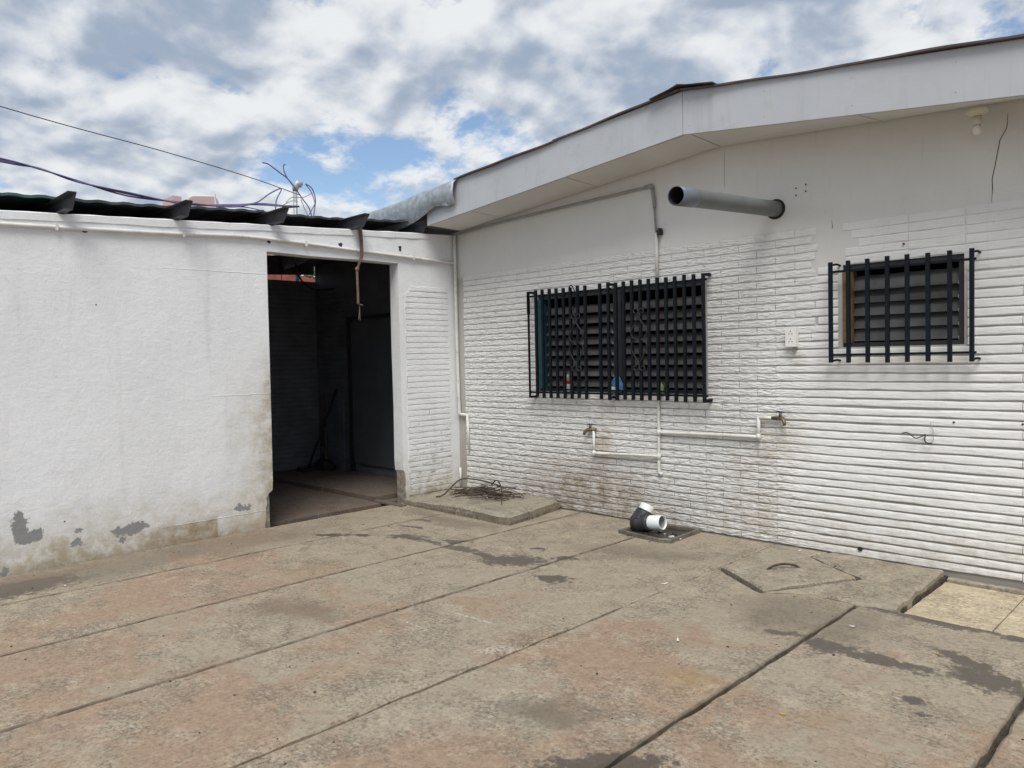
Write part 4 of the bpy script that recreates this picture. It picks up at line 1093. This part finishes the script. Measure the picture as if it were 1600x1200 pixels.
# ================================================================== rope over the lintel
rp = empty('hanging_rope', (0.03, -1.29, 1.9), 'frayed brown rope hanging from the shed purlin into the doorway', 'rope')
for dy_, k in ((-.016, 0), (-.004, 1), (.008, 2), (.018, 3)):
    pts = [(-0.10, -1.28 + dy_, 2.90), (0.012, -1.285 + dy_, 2.87), (0.034, -1.287 + dy_, 2.80), (0.046, -1.288 + dy_ * .9, 2.62), (0.045, -1.29 + dy_ * .8, 2.56), (0.04, -1.325 + dy_ * .4, 2.47), (0.04, -1.342 + dy_ * .3, 2.42)]
    MB().tube(spline(pts, 4), 0.0055, 6).build('strand', 'rope_brown', rp)
lathe(MB(), (0.04, -1.342, 2.425), [(0.004, 0.03), (0.020, 0.018), (0.022, 0.0), (0.014, -0.02), (0.004, -0.03)], 10).build('knot', 'rope_brown', rp)
MB().tube(spline([(0.04, -1.343, 2.42), (0.045, -1.347, 2.3), (0.042, -1.342, 2.2), (0.044, -1.345, 2.08)], 5), [0.013] * 16, 7).build('twisted_tail', 'rope_brown', rp)
MB().tube(spline([(0.044, -1.345, 2.09), (0.05, -1.32, 2.075), (0.055, -1.295, 2.07)], 4), 0.006, 6).build('strand', 'rope_brown', rp)
for q in ((-1.345, 1.925), (-1.325, 1.915), (-1.33, 1.93)):
    MB().tube(spline([(0.044, -1.333, 2.085), (0.044, -1.328, 2.03), (0.044, q[0], q[1])], 4), 0.0042, 6).build('strand', 'rope_brown', rp)

# ================================================================== inside the shed
br_ = empty('broom', (-2.72, -0.28, 0.0), 'dark long handled broom leaning in the shed corner', 'broom')
MB().tube([(-2.62, -0.42, 0.08), (-2.44, -0.055, 1.14)], 0.015, 8).build('handle', 'wire_black', br_)
m = MB(); m.box((-2.74, -0.52, 0.046), (-2.58, -0.26, 0.10)); m.build('head', 'wire_black', br_)
o = MB().tube([(-2.58, -0.16, 0.046), (-2.68, -0.10, 0.5), (-2.80, -0.05, 1.08)], [0.02, 0.018, 0.016], 8).build('wooden_pole', 'wood_dark'); tag(o, 'brown wooden pole leaning beside the broom', 'pole')
m = MB(); m.prism([(-2.30, -0.06, 0.046), (-2.42, -0.06, 0.046), (-2.44, -0.022, 1.0), (-2.33, -0.022, 1.0)], (0, 0.016, 0)); o = m.build('plank', 'shed_inner'); tag(o, 'pale grey board propped against the inner wall', 'board')
m = MB(); rings = []; rnd = random.Random(8)
for z, s in ((0.046, 1.0), (0.10, 0.95), (0.16, 0.75), (0.19, 0.4)):
    rings.append([(-2.62 + 0.20 * s * math.cos(t) * rnd.uniform(.85, 1.15), -0.16 + 0.12 * s * math.sin(t) * rnd.uniform(.9, 1.0), z + rnd.uniform(-.01, .01) * (z > .05)) for t in [k * math.pi / 7 for k in range(14)]])
o = m.loft(rings, True, (True, True), smooth=False).build('rubble_heap', 'wire_black'); tag(o, 'dark heap of swept rubbish at the foot of the broom', 'rubbish')
o = MB().tube(spline([(-2.2, -0.75, 2.76), (-2.2, -0.72, 2.62), (-2.2, -0.62, 2.50), (-2.2, -0.45, 2.44), (-2.2, -0.20, 2.47)], 6), 0.012, 7).build('hanging_cable', 'wire_black'); tag(o, 'black cable looping below the shed roof', 'cable')

# ================================================================== beyond the shed
ms = empty('service_mast', (-3.25, -0.19, 2.6), 'grey electric service mast with weather head above shed roof', 'mast')
MB().tube([(-3.25, -0.14, 2.3), (-3.25, -0.13, 3.95)], 0.030, 10).build('pole', 'mast_grey', ms)
MB().tube([(-3.25, -0.13, 3.93), (-3.25, -0.12, 4.0), (-3.24, -0.09, 4.04), (-3.20, -0.05, 4.02)], [0.036, 0.05, 0.055, 0.04], 10).build('weather_head', 'mast_grey', ms)
def wire(name, pts, r, mat, parent, k=6): return MB().tube(spline(pts, k), r, 6).build(name, mat, parent)
X_ = -3.1
wire('wire', [(X_, -0.05, 4.02), (X_, 0.05, 3.97), (X_, 0.10, 3.84), (X_, 0.09, 3.72), (X_, 0.06, 3.56)], 0.009, 'wire_violet', ms)
wire('wire', [(X_, -0.05, 4.01), (X_, 0.03, 3.93), (X_, 0.085, 3.80), (X_, 0.08, 3.74), (X_, -0.03, 3.56)], 0.007, 'wire_violet', ms)
wire('wire', [(X_, -0.69, 4.209), (X_, -0.60, 4.20), (X_, -0.45, 4.12), (X_, -0.30, 4.03), (X_, -0.10, 3.80), (X_, 0.0, 3.68), (X_, 0.04, 3.55)], 0.009, 'wire_violet', ms)
wire('wire', [(X_, -0.35, 4.235), (X_, -0.38, 4.226), (X_, -0.375, 4.15), (X_, -0.33, 4.06), (X_, -0.25, 3.97)], 0.008, 'wire_violet', ms)
wire('wire', [(X_, -1.05, 3.60), (X_, -0.80, 3.66), (X_, -0.61, 3.80), (X_, -0.45, 3.895), (X_, -0.43, 3.87), (X_, -0.50, 3.74), (X_, -0.52, 3.58)], 0.009, 'wire_violet', ms)
wire('wire', [(X_, 0.06, 3.91), (X_, -0.04, 3.85), (X_, -0.12, 3.82), (X_, -0.27, 3.80), (X_, -0.36, 3.72)], 0.006, 'wire_grey', ms)
wire('wire', [(X_, -0.18, 3.76), (X_, -0.28, 3.75), (X_, -0.40, 3.68)], 0.006, 'wire_grey', ms)
wire('wire', [(X_, -0.13, 3.80), (X_, -0.08, 3.68), (X_, -0.03, 3.58)], 0.006, 'wire_grey', ms)
MB().tube([(X_, -0.42, 3.665), (X_, -0.30, 3.67), (X_, -0.16, 3.69)], [0.014, 0.020, 0.012], 8).build('clamp', 'purlin_grey', ms)
def sag(y0, z0, pts): return pts
o = MB().tube(spline([(X_, -12.0, 5.6), (X_, -7.0, 4.78), (X_, -3.674, 4.306), (X_, -2.027, 4.133), (X_, -0.879, 3.984), (X_, -0.15, 3.85)], 8), 0.0055, 6).build('overhead_wire', 'wire_black'); tag(o, 'single thin black overhead wire sloping down to the mast', 'wire')
oc = empty('service_cable', (X_, -2, 3.6), 'bundle of violet service cables sagging above the shed roof', 'cable')
for k, (a, b) in enumerate(((0, 0), (0.018, .02), (-0.016, -.014))):
    pts = [(X_ + a, -12, 4.9 + b), (X_ + a, -7.5, 4.15 + b), (X_ + a, -5.0, 3.86 + b), (X_, -3.695, 3.734 + b * (1 if k else 1)), (X_ + a, -3.338, 3.705 - b * .5), (X_, -2.961, 3.621 + b * .4), (X_ - a, -2.416, 3.552 - b), (X_, -1.738, 3.527 + b * .6), (X_ + a, -1.158, 3.575 - b), (X_, -0.75, 3.645 + b * .5), (X_, -0.30, 3.67)]
    MB().tube(spline(pts, 5), 0.010, 6).build('strand', 'wire_violet', oc)
MB().tube(spline([(X_, -1.158, 3.56), (X_, -0.95, 3.58), (X_, -0.72, 3.56), (X_, -0.6, 3.50)], 5), 0.007, 6).build('strand', 'wire_violet', oc)
o = MB().tube([(-6.0, -0.05, 2.8), (-6.0, -0.05, 4.36)], 0.012, 6).build('thin_pole', 'mast_grey'); tag(o, 'very thin pole rising behind the shed roof', 'pole')

# pink house far behind the shed
pk = empty('pink_house', (-14, 3, 0), 'pale pink house top showing above the shed roof', 'house')
m = MB(); m.prism([(-14, 1.9, -0.1), (-14, 5.6, -0.1), (-14, 5.6, 5.3), (-14, 3.98, 5.78), (-14, 3.66, 5.88), (-14, 1.9, 5.62)], (-4.0, 0, 0)); m.build('wall', 'pink_wall', pk)
m = MB(); m.prism([(-13.99, 2.80, 5.6), (-13.99, 3.68, 5.6), (-13.99, 3.66, 5.98), (-13.99, 3.62, 6.07), (-13.99, 3.5, 6.11), (-13.99, 2.96, 6.05), (-13.99, 2.86, 6.0), (-13.99, 2.82, 5.92)], (-1.2, 0, 0)); m.build('water_tank', 'pink_wall', pk)
m = MB(); m.box((-13.995, 2.14, 5.5), (-13.3, 2.36, 5.84)); m.build('chimney', 'pink_wall', pk)
# red house and tree seen through the gap over the shed's back wall
rh = empty('red_house', (-8.5, 2.0, 0), 'red clay brick house glimpsed through the gap in the shed', 'house')
m = MB(); m.box((-11.5, 0.2, -0.1), (-8.0, 2.22, 3.36)); m.build('wall', 'red_clay', rh)
m = MB(); m.prism([(-8.0, 2.20, 3.10), (-8.0, 3.9, 2.95), (-8.0, 3.9, 3.20), (-8.0, 2.9, 3.31), (-8.0, 2.20, 3.42)], (-3.0, 0, 0)); m.build('roof', 'red_clay', rh)
tree = empty('leafy_tree', (-12.5, 5.2, 0), 'green leafy tree glimpsed through the gap behind the shed', 'tree')
MB().tube([(-12.5, 5.2, -0.15), (-12.45, 5.15, 1.6), (-12.5, 5.25, 3.2)], [0.16, 0.13, 0.09], 9).build('trunk', 'bark', tree)
m = MB(); rnd = random.Random(77)
for i in range(1500):
    a, b = rnd.uniform(0, 2 * math.pi), rnd.uniform(-1, 1); r = rnd.random() ** .45 * (1 + .25 * math.sin(3 * a + 2 * b))
    q = Vector((-12.5 + 1.1 * r * math.cos(a) * math.sqrt(1 - b * b), 5.2 + 1.2 * r * math.sin(a) * math.sqrt(1 - b * b), 3.75 + 0.85 * r * b))
    u = Vector((rnd.gauss(0, 1), rnd.gauss(0, 1), rnd.gauss(0, .6))).normalized() * .075; v = u.orthogonal().normalized() * .035
    m.quad(q - u, q + v, q + u, q - v)
m.build('crown', 'leaf', tree)
for a in (0.4, 2.2, 4.1):
    MB().tube([(-12.5, 5.25, 2.9), (-12.5 + .4 * math.cos(a), 5.25 + .4 * math.sin(a), 3.5), (-12.5 + .7 * math.cos(a), 5.25 + .7 * math.sin(a), 4.0)], [0.05, .035, .015], 6).build('limb', 'bark', tree)

# ================================================================== litter on the yard
rnd = random.Random(31)
lit = MB()
for i in range(170):
    x = rnd.uniform(0.1, 6.2); y = rnd.uniform(-4.8, -0.15)
    if x < 1.75 and y > -1.0: continue
    r = rnd.choice([.003, .004, .005, .006, .009]); a0 = rnd.uniform(0, 6)
    bot = [(x + r * math.cos(a0 + t) * rnd.uniform(.5, 1.3), y + r * math.sin(a0 + t) * rnd.uniform(.5, 1.2), 0.0) for t in [k * math.pi / 3 for k in range(6)]]
    lit.loft([bot, [(x + (q[0] - x) * .6, y + (q[1] - y) * .6, r * .6) for q in bot]], True, (False, True), smooth=False)
tag(lit.build('grit', 'joint_dirt'), 'dark crumbs of grit scattered over the paving', 'grit', kind='stuff')
for i, (x, y, mt, L) in enumerate(((4.92, -1.50, 'litter_pale', .03), (3.72, -1.50, 'litter_pale', .05), (4.33, -2.30, 'litter_pale', .05), (0.66, -4.20, 'litter_pale', .025), (4.46, -1.20, 'leaf_dry', .03), (5.38, -1.62, 'leaf_dry', .03), (5.1, -2.72, 'leaf_dry', .03), (4.02, -0.14, 'litter_pale', .05))):
    L *= 0.5; m = MB(); a = i * 1.1; c_, s_ = math.cos(a), math.sin(a)
    m.loft([[(x + c_ * L * u - s_ * w * .3 * L, y + s_ * L * u + c_ * w * .3 * L, .003 + h_ + .006 * u * u) for u, w in ((-1, 0), (-.4, -.9), (.5, -.7), (1, 0), (.4, .8), (-.5, .9))] for h_ in (0, .003)], True, (True, True), smooth=False)
    lab = ['white paper scrap in the joint beside the raised slab', 'white plaster crumb left of the inspection cover', 'white plaster crumb in mid yard', 'white scrap on the wet patch by the yard wall', 'yellow dry leaf below the inspection cover', 'yellow dry leaf near the wet stain at right', 'yellow dry leaf in the near right joint', 'pale plaster crumb at the foot of the house wall'][i]
    tag(m.build('litter_scrap' if mt == 'litter_pale' else 'dry_leaf', mt), lab, 'litter' if mt == 'litter_pale' else 'leaf')
